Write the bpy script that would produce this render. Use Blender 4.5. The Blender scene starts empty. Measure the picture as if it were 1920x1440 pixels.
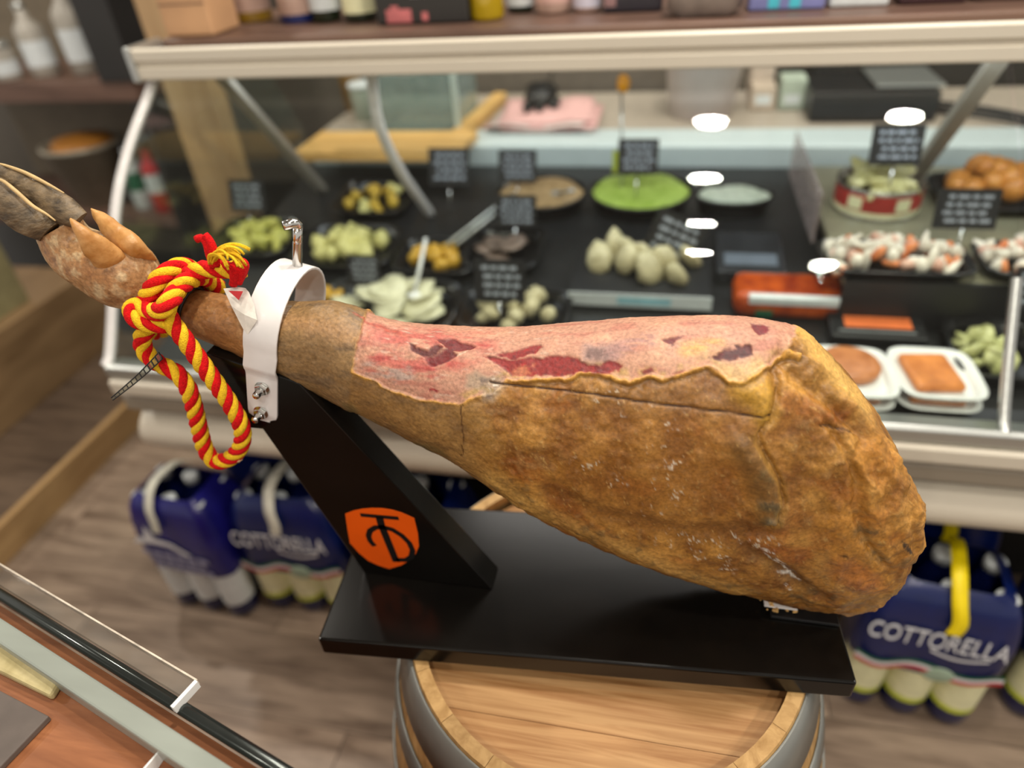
import bpy, bmesh, math, random
import numpy as np
from mathutils import Vector, Matrix
R = random.Random(7)
SC = bpy.context.scene
COL = SC.collection
PI = math.pi

# ------------------------------------------------------------------ camera, world, lights, exposure
cam_d = bpy.data.cameras.new('camera'); cam = bpy.data.objects.new('camera', cam_d); COL.objects.link(cam)
cam_d.sensor_width = 36.0; cam_d.lens = 24.0; cam_d.clip_start = 0.02; cam_d.clip_end = 60
cam.matrix_world = Matrix(((0.97740, -0.07025, 0.19937, 0.0), (0.20161, 0.59328, -0.77934, 0.0),
                           (-0.06354, 0.80193, 0.59403, 1.36), (0, 0, 0, 1)))
cam_d.dof.use_dof = True; cam_d.dof.focus_distance = 0.585; cam_d.dof.aperture_fstop = 2.1
SC.camera = cam
w = bpy.data.worlds.new('shop_air'); SC.world = w; w.use_nodes = True
w.node_tree.nodes['Background'].inputs[0].default_value = (1.0, 0.93, 0.84, 1)
w.node_tree.nodes['Background'].inputs[1].default_value = 0.62
SC.view_settings.view_transform = 'Standard'; SC.view_settings.look = 'None'
SC.view_settings.gamma = 1.0; SC.view_settings.use_curve_mapping = False
SC.view_settings.exposure = 0.0
def area_light(name, loc, target, sx, sy, power, color):
    d = bpy.data.lights.new(name, 'AREA'); d.shape = 'RECTANGLE'; d.size = sx; d.size_y = sy
    d.energy = power; d.color = color
    o = bpy.data.objects.new(name, d); COL.objects.link(o); o.location = loc
    o.rotation_euler = (Vector(target) - Vector(loc)).to_track_quat('-Z', 'Y').to_euler()
    return o
def disc_lamp(loc, power, r=0.055, color=(1.0, 0.93, 0.82)):
    d = bpy.data.lights.new('downlight_and_fill', 'AREA'); d.shape = 'DISK'; d.size = 2 * r; d.energy = power; d.color = color
    o = bpy.data.objects.new('downlight_and_fill', d); COL.objects.link(o); o.location = loc
for x, y, pw in ((0.15, 1.32, 12), (0.15, 0.67, 15), (0.17, -0.15, 13), (0.20, -1.03, 11), (0.82, 1.36, 12), (0.85, -1.21, 12),
                 (-2.95, 0.45, 26), (-1.75, 1.7, 22), (1.95, 0.5, 20), (-0.9, -1.9, 14)): disc_lamp((x, y, 2.69), pw)  # this row is unseen fill, added and kept out of the glass reflections
area_light('case_strip_lamp', (0.0, 1.33, 1.09), (0.0, 1.42, 0.7), 1.7, 0.04, 3.2, (0.92, 0.97, 1.0))
area_light('worktop_lamp', (0.1, 2.2, 2.5), (0.1, 2.21, 0), 1.8, 0.3, 16, (1.0, 0.95, 0.88))

# ------------------------------------------------------------------ helpers
def lin(*c):
    f = lambda v: (v / 12.92 if v <= 0.04045 else ((v + 0.055) / 1.055) ** 2.4)
    return tuple(f(x / 255.0) for x in c)
def tag(o, label=None, cat=None, group=None, kind=None):
    if label: o['label'] = label
    if cat: o['category'] = cat
    if group: o['group'] = group
    if kind: o['kind'] = kind
    return o
def empty(name, loc, label=None, cat=None, group=None, rz=0.0, kind=None):
    o = bpy.data.objects.new(name, None); COL.objects.link(o); o.empty_display_size = 0.05
    o.location = loc; o.rotation_euler = (0, 0, rz)
    return tag(o, label, cat, group, kind)
class MB:
    """collects shapes, links them as one mesh object"""
    def __init__(s): s.v = []; s.f = []; s.sm = []; s.mi = []; s.m = 0
    def add(s, vs, fs, smooth=False):
        n = len(s.v); s.v += [tuple(p) for p in vs]
        for f in fs: s.f.append(tuple(i + n for i in f)); s.sm.append(smooth); s.mi.append(s.m)
        return s
    def box(s, x0, x1, y0, y1, z0, z1, M=None):
        p = [(x, y, z) for z in (z0, z1) for y in (y0, y1) for x in (x0, x1)]
        if M is not None: p = [tuple(M @ Vector(q)) for q in p]
        return s.add(p, [(0, 2, 3, 1), (4, 5, 7, 6), (0, 1, 5, 4), (2, 6, 7, 3), (0, 4, 6, 2), (1, 3, 7, 5)])
    def lathe(s, prof, n=24, M=None, cap=True, sx=1.0, sy=1.0):
        """prof: (radius, z) list"""
        vs = []; fs = []
        for r, z in prof:
            for i in range(n):
                a = 2 * PI * i / n; vs.append((r * math.cos(a) * sx, r * math.sin(a) * sy, z))
        for k in range(len(prof) - 1):
            for i in range(n):
                j = (i + 1) % n; fs.append((k*n+i, k*n+j, (k+1)*n+j, (k+1)*n+i))
        if cap:
            fs.append(tuple(range(n - 1, -1, -1))); fs.append(tuple((len(prof)-1)*n + i for i in range(n)))
        if M is not None: vs = [tuple(M @ Vector(q)) for q in vs]
        return s.add(vs, fs, True)
    def tube(s, path, r, n=8, cap=True, closed=False, flat=1.0):
        P = [Vector(p) for p in path]; m = len(P)
        rr = r if isinstance(r, (list, tuple)) else [r] * m
        vs = []; fs = []; nrm = None
        for i in range(m):
            t = (P[(i+1) % m] - P[i-1]) if closed else (P[min(i+1, m-1)] - P[max(i-1, 0)])
            t.normalize()
            if nrm is None: nrm = t.orthogonal().normalized()
            nrm = (nrm - t * nrm.dot(t)).normalized(); b = t.cross(nrm)
            for k in range(n):
                a = 2 * PI * k / n; vs.append(tuple(P[i] + rr[i] * (math.cos(a) * nrm + flat * math.sin(a) * b)))
        for i in range(m if closed else m - 1):
            i2 = (i + 1) % m
            for k in range(n):
                j = (k + 1) % n; fs.append((i*n+k, i*n+j, i2*n+j, i2*n+k))
        if cap and not closed:
            fs.append(tuple(range(n - 1, -1, -1))); fs.append(tuple((m-1)*n + k for k in range(n)))
        return s.add(vs, fs, True)
    def prism(s, poly, d, M=None):
        """polygon in xz extruded from y=0 to y=d"""
        n = len(poly); vs = [(x, 0, z) for x, z in poly] + [(x, d, z) for x, z in poly]
        fs = [tuple(range(n)), tuple(range(2*n - 1, n - 1, -1))] + [(i, (i+1) % n + 0, (i+1) % n + n, i + n)[::-1] for i in range(n)]
        if M is not None: vs = [tuple(M @ Vector(q)) for q in vs]
        return s.add(vs, fs)
    def grid(s, rows, smooth=True, closed=False):
        m = len(rows[0]); vs = [p for r in rows for p in r]; fs = []
        for i in range(len(rows) - 1):
            for k in range(m if closed else m - 1):
                j = (k + 1) % m; fs.append((i*m+k, i*m+j, (i+1)*m+j, (i+1)*m+k))
        return s.add(vs, fs, smooth)
    def blob(s, c, rx, ry, rz, seed=0, n=8, m=6, amp=0.15, rot=0.0):
        """lumpy closed lump"""
        q = random.Random(seed); vs = [(0, 0, -1.0)]
        for i in range(1, m):
            t = PI * i / m
            for k in range(n):
                a = 2 * PI * k / n; k_ = 1 + q.uniform(-amp, amp)
                vs.append((math.sin(t) * math.cos(a) * k_, math.sin(t) * math.sin(a) * k_, -math.cos(t) * k_))
        vs.append((0, 0, 1.0)); fs = []
        for k in range(n): fs.append((0, 1 + (k + 1) % n, 1 + k))
        for i in range(m - 2):
            for k in range(n):
                j = (k + 1) % n; fs.append((1 + i*n + k, 1 + i*n + j, 1 + (i+1)*n + j, 1 + (i+1)*n + k))
        L = len(vs) - 1
        for k in range(n): fs.append((L, 1 + (m-2)*n + k, 1 + (m-2)*n + (k+1) % n))
        cr, sr = math.cos(rot), math.sin(rot)
        out = []
        for x, y, z in vs:
            x *= rx; y *= ry
            out.append((c[0] + x * cr - y * sr, c[1] + x * sr + y * cr, c[2] + z * rz))
        return s.add(out, fs, True)
    def mesh(s, name, mats):
        me = bpy.data.meshes.new(name); me.from_pydata(s.v, [], s.f)
        for m in (mats if isinstance(mats, (list, tuple)) else [mats]): me.materials.append(m)
        me.polygons.foreach_set('use_smooth', s.sm); me.polygons.foreach_set('material_index', s.mi)
        bm = bmesh.new(); bm.from_mesh(me); bmesh.ops.recalc_face_normals(bm, faces=bm.faces); bm.to_mesh(me); bm.free()
        me.update(); return me
    def build(s, name, mats, parent=None, loc=None, bevel=0.0, seg=2, **kw):
        o = bpy.data.objects.new(name, s.mesh(name, mats)); COL.objects.link(o)
        if parent is not None: o.parent = parent
        if loc is not None: o.location = loc
        if bevel:
            b = o.modifiers.new('bevel', 'BEVEL'); b.width = bevel; b.segments = seg; b.limit_method = 'ANGLE'; b.angle_limit = 0.6
        return tag(o, **kw)
def copy_tree(o, parent=None):
    c = o.copy(); COL.objects.link(c)
    if parent is not None: c.parent = parent
    for ch in list(o.children): copy_tree(ch, c)
    return c
def smooth_path(P, n):
    P = [Vector(p) for p in P]; d = [0]
    for a, b in zip(P[:-1], P[1:]): d.append(d[-1] + (b - a).length)
    out = []; m = len(P)
    def tg(i):
        if i == 0: return (P[1] - P[0]) / (d[1] - d[0])
        if i == m - 1: return (P[-1] - P[-2]) / (d[-1] - d[-2])
        return (P[i+1] - P[i-1]) / (d[i+1] - d[i-1])
    i = 0
    for k in range(n):
        q = d[-1] * k / (n - 1)
        while i < m - 2 and q > d[i+1]: i += 1
        h = d[i+1] - d[i]; u = (q - d[i]) / h
        out.append((2*u**3 - 3*u*u + 1) * P[i] + (u**3 - 2*u*u + u) * h * tg(i) + (-2*u**3 + 3*u*u) * P[i+1] + (u**3 - u*u) * h * tg(i+1))
    return out, d[-1]
def text_mesh(body, size, depth=0.0006):
    c = bpy.data.curves.new('lettering', 'FONT'); c.body = body; c.size = size; c.extrude = depth; c.align_x = 'CENTER'
    t = bpy.data.objects.new('lettering', c); COL.objects.link(t)
    dg = bpy.context.evaluated_depsgraph_get(); me = bpy.data.meshes.new_from_object(t.evaluated_get(dg))
    bpy.data.objects.remove(t); return me
# ------------------------------------------------------------------ materials
def mat(name, c, rough=0.5, metal=0.0, var=0.12, scale=30.0, bump=0.0, bscale=None, spec=0.5, stretch=None,
        emit=None, coat=0.0, c2=None, detail=4.0, sss=0.0):
    m = bpy.data.materials.new(name); m.use_nodes = True; nt = m.node_tree; b = nt.nodes['Principled BSDF']
    L = nt.links.new
    b.inputs['Roughness'].default_value = rough; b.inputs['Metallic'].default_value = metal
    b.inputs['Specular IOR Level'].default_value = spec; b.inputs['Coat Weight'].default_value = coat
    tc = nt.nodes.new('ShaderNodeTexCoord'); mp = nt.nodes.new('ShaderNodeMapping')
    L(tc.outputs['Object'], mp.inputs['Vector'])
    if stretch: mp.inputs['Scale'].default_value = stretch
    n = nt.nodes.new('ShaderNodeTexNoise'); n.inputs['Scale'].default_value = scale; n.inputs['Detail'].default_value = detail
    L(mp.outputs[0], n.inputs['Vector'])
    r = nt.nodes.new('ShaderNodeValToRGB'); r.color_ramp.elements[0].position = 0.3; r.color_ramp.elements[1].position = 0.7
    lo = tuple(max(0, v * (1 - var)) for v in c); hi = c2 if c2 else tuple(min(1, v * (1 + var)) for v in c)
    r.color_ramp.elements[0].color = (*lo, 1); r.color_ramp.elements[1].color = (*hi, 1)
    L(n.outputs['Fac'], r.inputs['Fac']); L(r.outputs['Color'], b.inputs['Base Color'])
    if bump:
        n2 = nt.nodes.new('ShaderNodeTexNoise'); n2.inputs['Scale'].default_value = bscale or scale * 3; n2.inputs['Detail'].default_value = 5
        L(mp.outputs[0], n2.inputs['Vector'])
        bp = nt.nodes.new('ShaderNodeBump'); bp.inputs['Strength'].default_value = bump; bp.inputs['Distance'].default_value = 0.002
        L(n2.outputs['Fac'], bp.inputs['Height']); L(bp.outputs[0], b.inputs['Normal'])
    if emit:
        b.inputs['Emission Color'].default_value = (*c, 1); b.inputs['Emission Strength'].default_value = emit
    if sss:
        b.inputs['Subsurface Weight'].default_value = sss; b.inputs['Subsurface Radius'].default_value = (0.006, 0.003, 0.002)
    return m
def glass_mat(name, tint=(1, 1, 1), ior=1.45, rough=0.0, milky=0.0, mcol=(0.8, 0.85, 0.83)):
    m = bpy.data.materials.new(name); m.use_nodes = True; nt = m.node_tree; nt.nodes.clear(); L = nt.links.new
    o = nt.nodes.new('ShaderNodeOutputMaterial'); mx = nt.nodes.new('ShaderNodeMixShader'); t = nt.nodes.new('ShaderNodeBsdfTransparent')
    g = nt.nodes.new('ShaderNodeBsdfGlossy'); f = nt.nodes.new('ShaderNodeFresnel')
    t.inputs[0].default_value = (*tint, 1); g.inputs['Roughness'].default_value = rough; ge = nt.nodes.new('ShaderNodeNewGeometry'); iv = nt.nodes.new('ShaderNodeMapRange')
    iv.inputs[3].default_value = ior; iv.inputs[4].default_value = 1 / ior; L(ge.outputs['Backfacing'], iv.inputs[0]); L(iv.outputs[0], f.inputs['IOR'])
    L(f.outputs[0], mx.inputs[0]); L(t.outputs[0], mx.inputs[1]); L(g.outputs[0], mx.inputs[2])
    if milky:
        d = nt.nodes.new('ShaderNodeBsdfDiffuse'); d.inputs[0].default_value = (*mcol, 1); m2 = nt.nodes.new('ShaderNodeMixShader')
        n = nt.nodes.new('ShaderNodeTexNoise'); n.inputs['Scale'].default_value = 60; tc = nt.nodes.new('ShaderNodeTexCoord'); L(tc.outputs['Object'], n.inputs['Vector'])
        ml = nt.nodes.new('ShaderNodeMath'); ml.operation = 'MULTIPLY'; ml.inputs[1].default_value = milky * 2; L(n.outputs['Fac'], ml.inputs[0])
        L(ml.outputs[0], m2.inputs[0]); L(mx.outputs[0], m2.inputs[1]); L(d.outputs[0], m2.inputs[2]); L(m2.outputs[0], o.inputs[0])
    else: L(mx.outputs[0], o.inputs[0])
    return m
def wood_mat(name, c1, c2, stretch, scale=6.0, rough=0.5, bump=0.15, spec=0.4):
    m = bpy.data.materials.new(name); m.use_nodes = True; nt = m.node_tree; b = nt.nodes['Principled BSDF']; L = nt.links.new
    b.inputs['Roughness'].default_value = rough; b.inputs['Specular IOR Level'].default_value = spec
    tc = nt.nodes.new('ShaderNodeTexCoord'); mp = nt.nodes.new('ShaderNodeMapping'); mp.inputs['Scale'].default_value = stretch
    oi = nt.nodes.new('ShaderNodeObjectInfo'); ad = nt.nodes.new('ShaderNodeVectorMath'); ad.operation = 'ADD'
    ml = nt.nodes.new('ShaderNodeMath'); ml.operation = 'MULTIPLY'; ml.inputs[1].default_value = 37.0
    L(oi.outputs['Random'], ml.inputs[0]); L(tc.outputs['Object'], mp.inputs['Vector']); L(mp.outputs[0], ad.inputs[0]); L(ml.outputs[0], ad.inputs[1])
    n = nt.nodes.new('ShaderNodeTexNoise'); n.inputs['Scale'].default_value = scale; n.inputs['Detail'].default_value = 7; n.inputs['Roughness'].default_value = 0.62
    n.inputs['Distortion'].default_value = 0.6
    L(ad.outputs[0], n.inputs['Vector'])
    r = nt.nodes.new('ShaderNodeValToRGB'); r.color_ramp.elements[0].position = 0.34; r.color_ramp.elements[1].position = 0.62
    r.color_ramp.elements[0].color = (*c1, 1); r.color_ramp.elements[1].color = (*c2, 1)
    L(n.outputs['Fac'], r.inputs['Fac'])
    hv = nt.nodes.new('ShaderNodeHueSaturation'); v = nt.nodes.new('ShaderNodeMath'); v.operation = 'MULTIPLY_ADD'; v.inputs[1].default_value = 0.22; v.inputs[2].default_value = 0.89
    L(oi.outputs['Random'], v.inputs[0]); L(v.outputs[0], hv.inputs['Value']); L(r.outputs['Color'], hv.inputs['Color']); L(hv.outputs[0], b.inputs['Base Color'])
    if bump:
        bp = nt.nodes.new('ShaderNodeBump'); bp.inputs['Strength'].default_value = bump; bp.inputs['Distance'].default_value = 0.001
        L(n.outputs['Fac'], bp.inputs['Height']); L(bp.outputs[0], b.inputs['Normal'])
    return m
M = {}
M['cream'] = mat('cream_profile', lin(214, 205, 188), 0.38, var=0.04, scale=3)
M['alu'] = mat('brushed_aluminium', lin(200, 203, 200), 0.32, 0.85, var=0.06, stretch=(1, 30, 30), scale=4)
M['steel'] = mat('polished_steel', lin(215, 215, 212), 0.16, 1.0, var=0.05, scale=20)
M['white_paint'] = mat('white_powder_coat', lin(226, 222, 220), 0.36, var=0.05, scale=45, coat=0.15, bump=0.02)
M['black_lacquer'] = mat('black_satin_lacquer', lin(16, 14, 12), 0.2, var=0.25, scale=12, spec=0.3, bump=0.012, bscale=60)
M['black'] = mat('black_plastic', lin(22, 22, 24), 0.4, var=0.2)
M['dark'] = mat('dark_charcoal_panel', lin(38, 36, 35), 0.5, var=0.2, scale=5)
M['taupe'] = mat('taupe_enamel', lin(150, 140, 125), 0.42, var=0.05, scale=3)
M['white_tray'] = mat('white_foam_tray', lin(232, 232, 230), 0.45, var=0.03)
M['orange_print'] = mat('orange_print', lin(238, 92, 8), 0.42, var=0.04)
M['black_print'] = mat('black_print', lin(14, 13, 13), 0.45, var=0.1)
M['red_yarn'] = mat('red_cotton', lin(214, 18, 22), 0.85, var=0.22, scale=420, bump=0.8, bscale=900, spec=0.2)
M['yellow_yarn'] = mat('yellow_cotton', lin(248, 196, 40), 0.85, var=0.16, scale=420, bump=0.8, bscale=900, spec=0.2)
M['hoof'] = mat('grey_hoof_horn', lin(82, 68, 52), 0.5, var=0.5, scale=90, bump=0.6, bscale=220, c2=lin(132, 112, 84), stretch=(1, 1, 2))
M['oak'] = wood_mat('oak_head', lin(160, 112, 66), lin(200, 156, 106), (0.55, 13, 13), 8, 0.45)
M['oak_rim'] = wood_mat('oak_stave', lin(160, 122, 72), lin(196, 158, 104), (9, 9, 0.8), 7, 0.55)
M['hoop'] = mat('galvanised_hoop', lin(134, 135, 131), 0.42, 0.55, var=0.22, scale=8, bump=0.05)
M['floor'] = wood_mat('greyed_floor_plank', lin(104, 86, 72), lin(156, 136, 118), (1.2, 11, 1), 3.2, 0.42)
M['plinth'] = wood_mat('light_oak_laminate', lin(150, 118, 78), lin(176, 144, 100), (9, 0.8, 9), 4, 0.5)
M['brown_board'] = wood_mat('brown_laminate', lin(122, 96, 66), lin(148, 120, 86), (5, 0.8, 5), 4, 0.5)
M['post_wood'] = wood_mat('tan_wood_cladding', lin(176, 140, 100), lin(200, 166, 124), (6, 6, 0.8), 4, 0.5)
M['shelf_wood'] = wood_mat('dark_brown_shelf', lin(84, 62, 52), lin(112, 86, 74), (0.7, 8, 8), 4, 0.42)
M['board'] = wood_mat('yellow_beech', lin(206, 158, 88), lin(226, 184, 116), (0.8, 8, 8), 4, 0.5)
M['glass'] = glass_mat('case_glass', (0.96, 0.985, 0.97), 1.42)
M['acrylic'] = glass_mat('clear_acrylic', (0.97, 0.975, 0.97), 1.36, 0.03, 0.02)
M['navy'] = mat('navy_film', lin(6, 24, 80), 0.3, var=0.2, scale=20, coat=0.12)
M['violet'] = mat('violet_blue_film', lin(24, 22, 104), 0.3, var=0.2, scale=20, coat=0.12)
M['pet'] = mat('dark_blue_bottle', lin(12, 20, 66), 0.12, var=0.2, coat=0.4)
M['label_cream'] = mat('cream_label', lin(226, 224, 182), 0.5, var=0.08, scale=60)
M['label_white'] = mat('white_label', lin(214, 220, 222), 0.5, var=0.06, scale=60)
M['white_print'] = mat('white_print', lin(222, 224, 230), 0.5, var=0.04)
M['green_print'] = mat('green_print', lin(26, 96, 66), 0.5, var=0.06)
M['red_print'] = mat('red_print', lin(190, 40, 46), 0.5, var=0.06)
M['yellow'] = mat('yellow_strap', lin(240, 214, 10), 0.45, var=0.08)
M['lime'] = mat('lime_edge', lin(190, 200, 60), 0.5, var=0.1)

# ------------------------------------------------------------------ the room
fl = MB().box(-4.5, 4.0, -2.5, 5.0, -0.06, -0.004).build('floor', M['dark'], kind='structure')
pl_me = {}
for r in range(13):
    y0 = -0.55 + r * 0.19; off = (r * 0.47) % 1.2
    for k in range(4):
        x0 = -2.9 + off + k * 1.2
        key = 'p'
        if key not in pl_me:
            mb = MB(); mb.box(0, 1.1975, 0, 0.1885, -0.004, 0.0); pl_me[key] = mb.mesh('plank', M['floor'])
        o = bpy.data.objects.new('plank', pl_me[key]); COL.objects.link(o); o.location = (x0, y0, 0); o.parent = fl
MB().box(-4.5, 4.0, 3.6, 3.7, 0, 2.9).build('wall_back', mat('taupe_wall', lin(106, 98, 88), 0.7), kind='structure')
MB().box(-4.5, 4.0, -2.5, 5.0, 2.9, 2.95).build('ceiling', mat('pale_ceiling', lin(200, 196, 188), 0.8), kind='structure')
HAM_STATIONS = [
  [-0.5134,0.4635,1.1415,0.0214,0.0,0.0089,0.0,-1.0,0.0,0.7],
  [-0.5122,0.4636,1.1283,0.0216,-0.0,0.0106,0.0,-1.0,0.0,0.8],
  [-0.5023,0.4639,1.1186,0.0243,0.0,0.015,0.0,-1.0,0.0,0.85],
  [-0.4832,0.4646,1.1097,0.0262,0.0,0.0198,0.0,-1.0,0.0,0.9],
  [-0.4661,0.4652,1.0929,0.024,0.0,0.0199,0.0,-1.0,0.0,0.95],
  [-0.4544,0.4656,1.0809,0.0178,-0.0,0.0145,0.0,-1.0,0.0,0.95],
  [-0.4421,0.4661,1.0734,0.0127,-0.0,0.0117,0.0,-1.0,0.0,0.95],
  [-0.4178,0.4669,1.0634,0.0142,-0.0,0.0156,0.0,-1.0,0.0,0.95],
  [-0.3907,0.4679,1.0545,0.0144,0.0,0.0189,0.0,-1.0,0.0,0.95],
  [-0.3666,0.4687,1.047,0.0161,0.0,0.0237,0.0,-1.0,0.0,0.8],
  [-0.3374,0.4697,1.0388,0.0201,0.0,0.0317,0.0,-1.0,0.0,0.72],
  [-0.3081,0.4708,1.0312,0.0196,0.0,0.0406,0.0,-1.0,0.0,0.66],
  [-0.284,0.4716,1.0234,0.0184,0.0,0.0442,0.0,-1.0,0.0,0.66],
  [-0.2644,0.4723,1.0142,0.0165,-0.0,0.0447,0.0,-1.0,0.0,0.7761],
  [-0.2367,0.4732,1.0037,0.0131,0.0,0.0475,0.0,-1.0,0.0,0.8732],
  [-0.206,0.4743,0.9925,0.0113,-0.0,0.0555,0.0,-1.0,0.0,0.8478],
  [-0.1668,0.4756,0.9812,0.0101,-0.0,0.0649,0.0,-1.0,0.0,0.8373],
  [-0.1247,0.477,0.9628,0.006,0.0,0.0854,0.0,-1.0,0.0,0.7126],
  [-0.0799,0.4786,0.947,0.0023,-0.0,0.1069,0.0,-1.0,0.0,0.617],
  [-0.0366,0.48,0.9354,-0.0034,0.0,0.1233,0.0,-1.0,0.0,0.5677],
  [0.0077,0.4814,0.9266,-0.0113,0.0,0.1368,0.0,-1.0,0.0,0.5245],
  [0.0492,0.4828,0.9198,-0.0193,0.0,0.1455,0.0,-1.0,0.0,0.4974],
  [0.0905,0.4841,0.9145,-0.0242,0.0,0.1525,0.0,-1.0,0.0,0.4663],
  [0.1239,0.4852,0.9062,-0.033,0.0,0.1585,0.0,-1.0,0.0,0.4262],
  [0.1518,0.4861,0.9022,-0.0398,0.0,0.156,0.0,-1.0,0.0,0.4099],
  [0.1773,0.4869,0.8982,-0.0441,0.0,0.1438,0.0,-1.0,0.0,0.4188],
  [0.1975,0.4876,0.8973,-0.0408,0.0,0.1197,0.0,-1.0,0.0,0.4587],
  [0.2141,0.4882,0.8984,-0.032,-0.0,0.0877,0.0,-1.0,0.0,0.5354],
  [0.2283,0.4887,0.8958,-0.0185,0.0,0.0502,0.0,-1.0,0.0,0.748],
  [0.2368,0.489,0.8932,-0.0061,0.0,0.0165,0.0,-1.0,0.0,1.5862],
  [0.2411,0.4891,0.8914,-0.0014,0.0,0.0037,0.0,-1.0,0.0,3.0303]]
TOE_UPPER = [
  [-0.5583,0.462,1.202,0.0004,0.0,0.0006,0.0,-1.0,0.0,0.8],
  [-0.5532,0.464,1.1962,0.0032,0.0,0.0036,0.0,-1.0,0.0,0.8],
  [-0.5446,0.466,1.1883,0.0053,-0.0,0.006,0.0,-1.0,0.0,0.8],
  [-0.5334,0.467,1.1786,0.008,0.0,0.0091,0.0,-1.0,0.0,0.8],
  [-0.5188,0.466,1.1687,0.0098,0.0,0.0098,0.0,-1.0,0.0,0.8],
  [-0.5042,0.464,1.1608,0.0106,0.0,0.0096,0.0,-1.0,0.0,0.8],
  [-0.4929,0.462,1.1543,0.0099,-0.0,0.0079,0.0,-1.0,0.0,0.8],
  [-0.484,0.46,1.1508,0.0075,0.0,0.0058,0.0,-1.0,0.0,0.8]]
TOE_LOWER = [
  [-0.5705,0.455,1.1891,0.0004,0.0,0.0007,0.0,-1.0,0.0,0.7],
  [-0.5588,0.453,1.1856,0.0061,0.0,0.0059,0.0,-1.0,0.0,0.7],
  [-0.5451,0.45,1.1777,0.0109,0.0,0.0131,0.0,-1.0,0.0,0.65],
  [-0.5342,0.448,1.1674,0.0117,0.0,0.0117,0.0,-1.0,0.0,0.65],
  [-0.5247,0.448,1.1562,0.0113,0.0,0.0104,0.0,-1.0,0.0,0.7],
  [-0.517,0.45,1.1484,0.0112,0.0,0.0085,0.0,-1.0,0.0,0.8],
  [-0.5133,0.454,1.1418,0.0107,0.0,0.0078,0.0,-1.0,0.0,0.8]]
DEW_FRONT = [
  [-0.4692,0.438,1.1618,0.0006,-0.0,0.0007,0.0,-1.0,0.0,1.0],
  [-0.466,0.437,1.1556,0.0026,0.0,0.0026,0.0,-1.0,0.0,1.0],
  [-0.4628,0.438,1.1471,0.0053,-0.0,0.0051,0.0,-1.0,0.0,0.9],
  [-0.4616,0.442,1.1357,0.0089,0.0,0.0086,0.0,-1.0,0.0,0.8],
  [-0.4602,0.447,1.1226,0.0108,0.0,0.01,0.0,-1.0,0.0,0.7],
  [-0.4586,0.453,1.1115,0.0099,0.0,0.009,0.0,-1.0,0.0,0.6],
  [-0.4611,0.466,1.0996,0.0049,0.0,0.0047,0.0,-1.0,0.0,0.6]]
DEW_BACK = [
  [-0.4816,0.474,1.1551,0.0007,0.0,0.001,0.0,-1.0,0.0,1.0],
  [-0.4785,0.474,1.1501,0.0036,-0.0,0.0032,0.0,-1.0,0.0,1.0],
  [-0.4717,0.472,1.1443,0.006,0.0,0.0044,0.0,-1.0,0.0,0.9],
  [-0.4619,0.468,1.1372,0.0085,-0.0,0.0052,0.0,-1.0,0.0,0.8],
  [-0.4482,0.464,1.1275,0.0101,0.0,0.0049,0.0,-1.0,0.0,0.7],
  [-0.4453,0.468,1.1148,0.0092,0.0,0.0055,0.0,-1.0,0.0,0.6],
  [-0.4453,0.478,1.1036,0.0044,0.0,0.0028,0.0,-1.0,0.0,0.6]]
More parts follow.
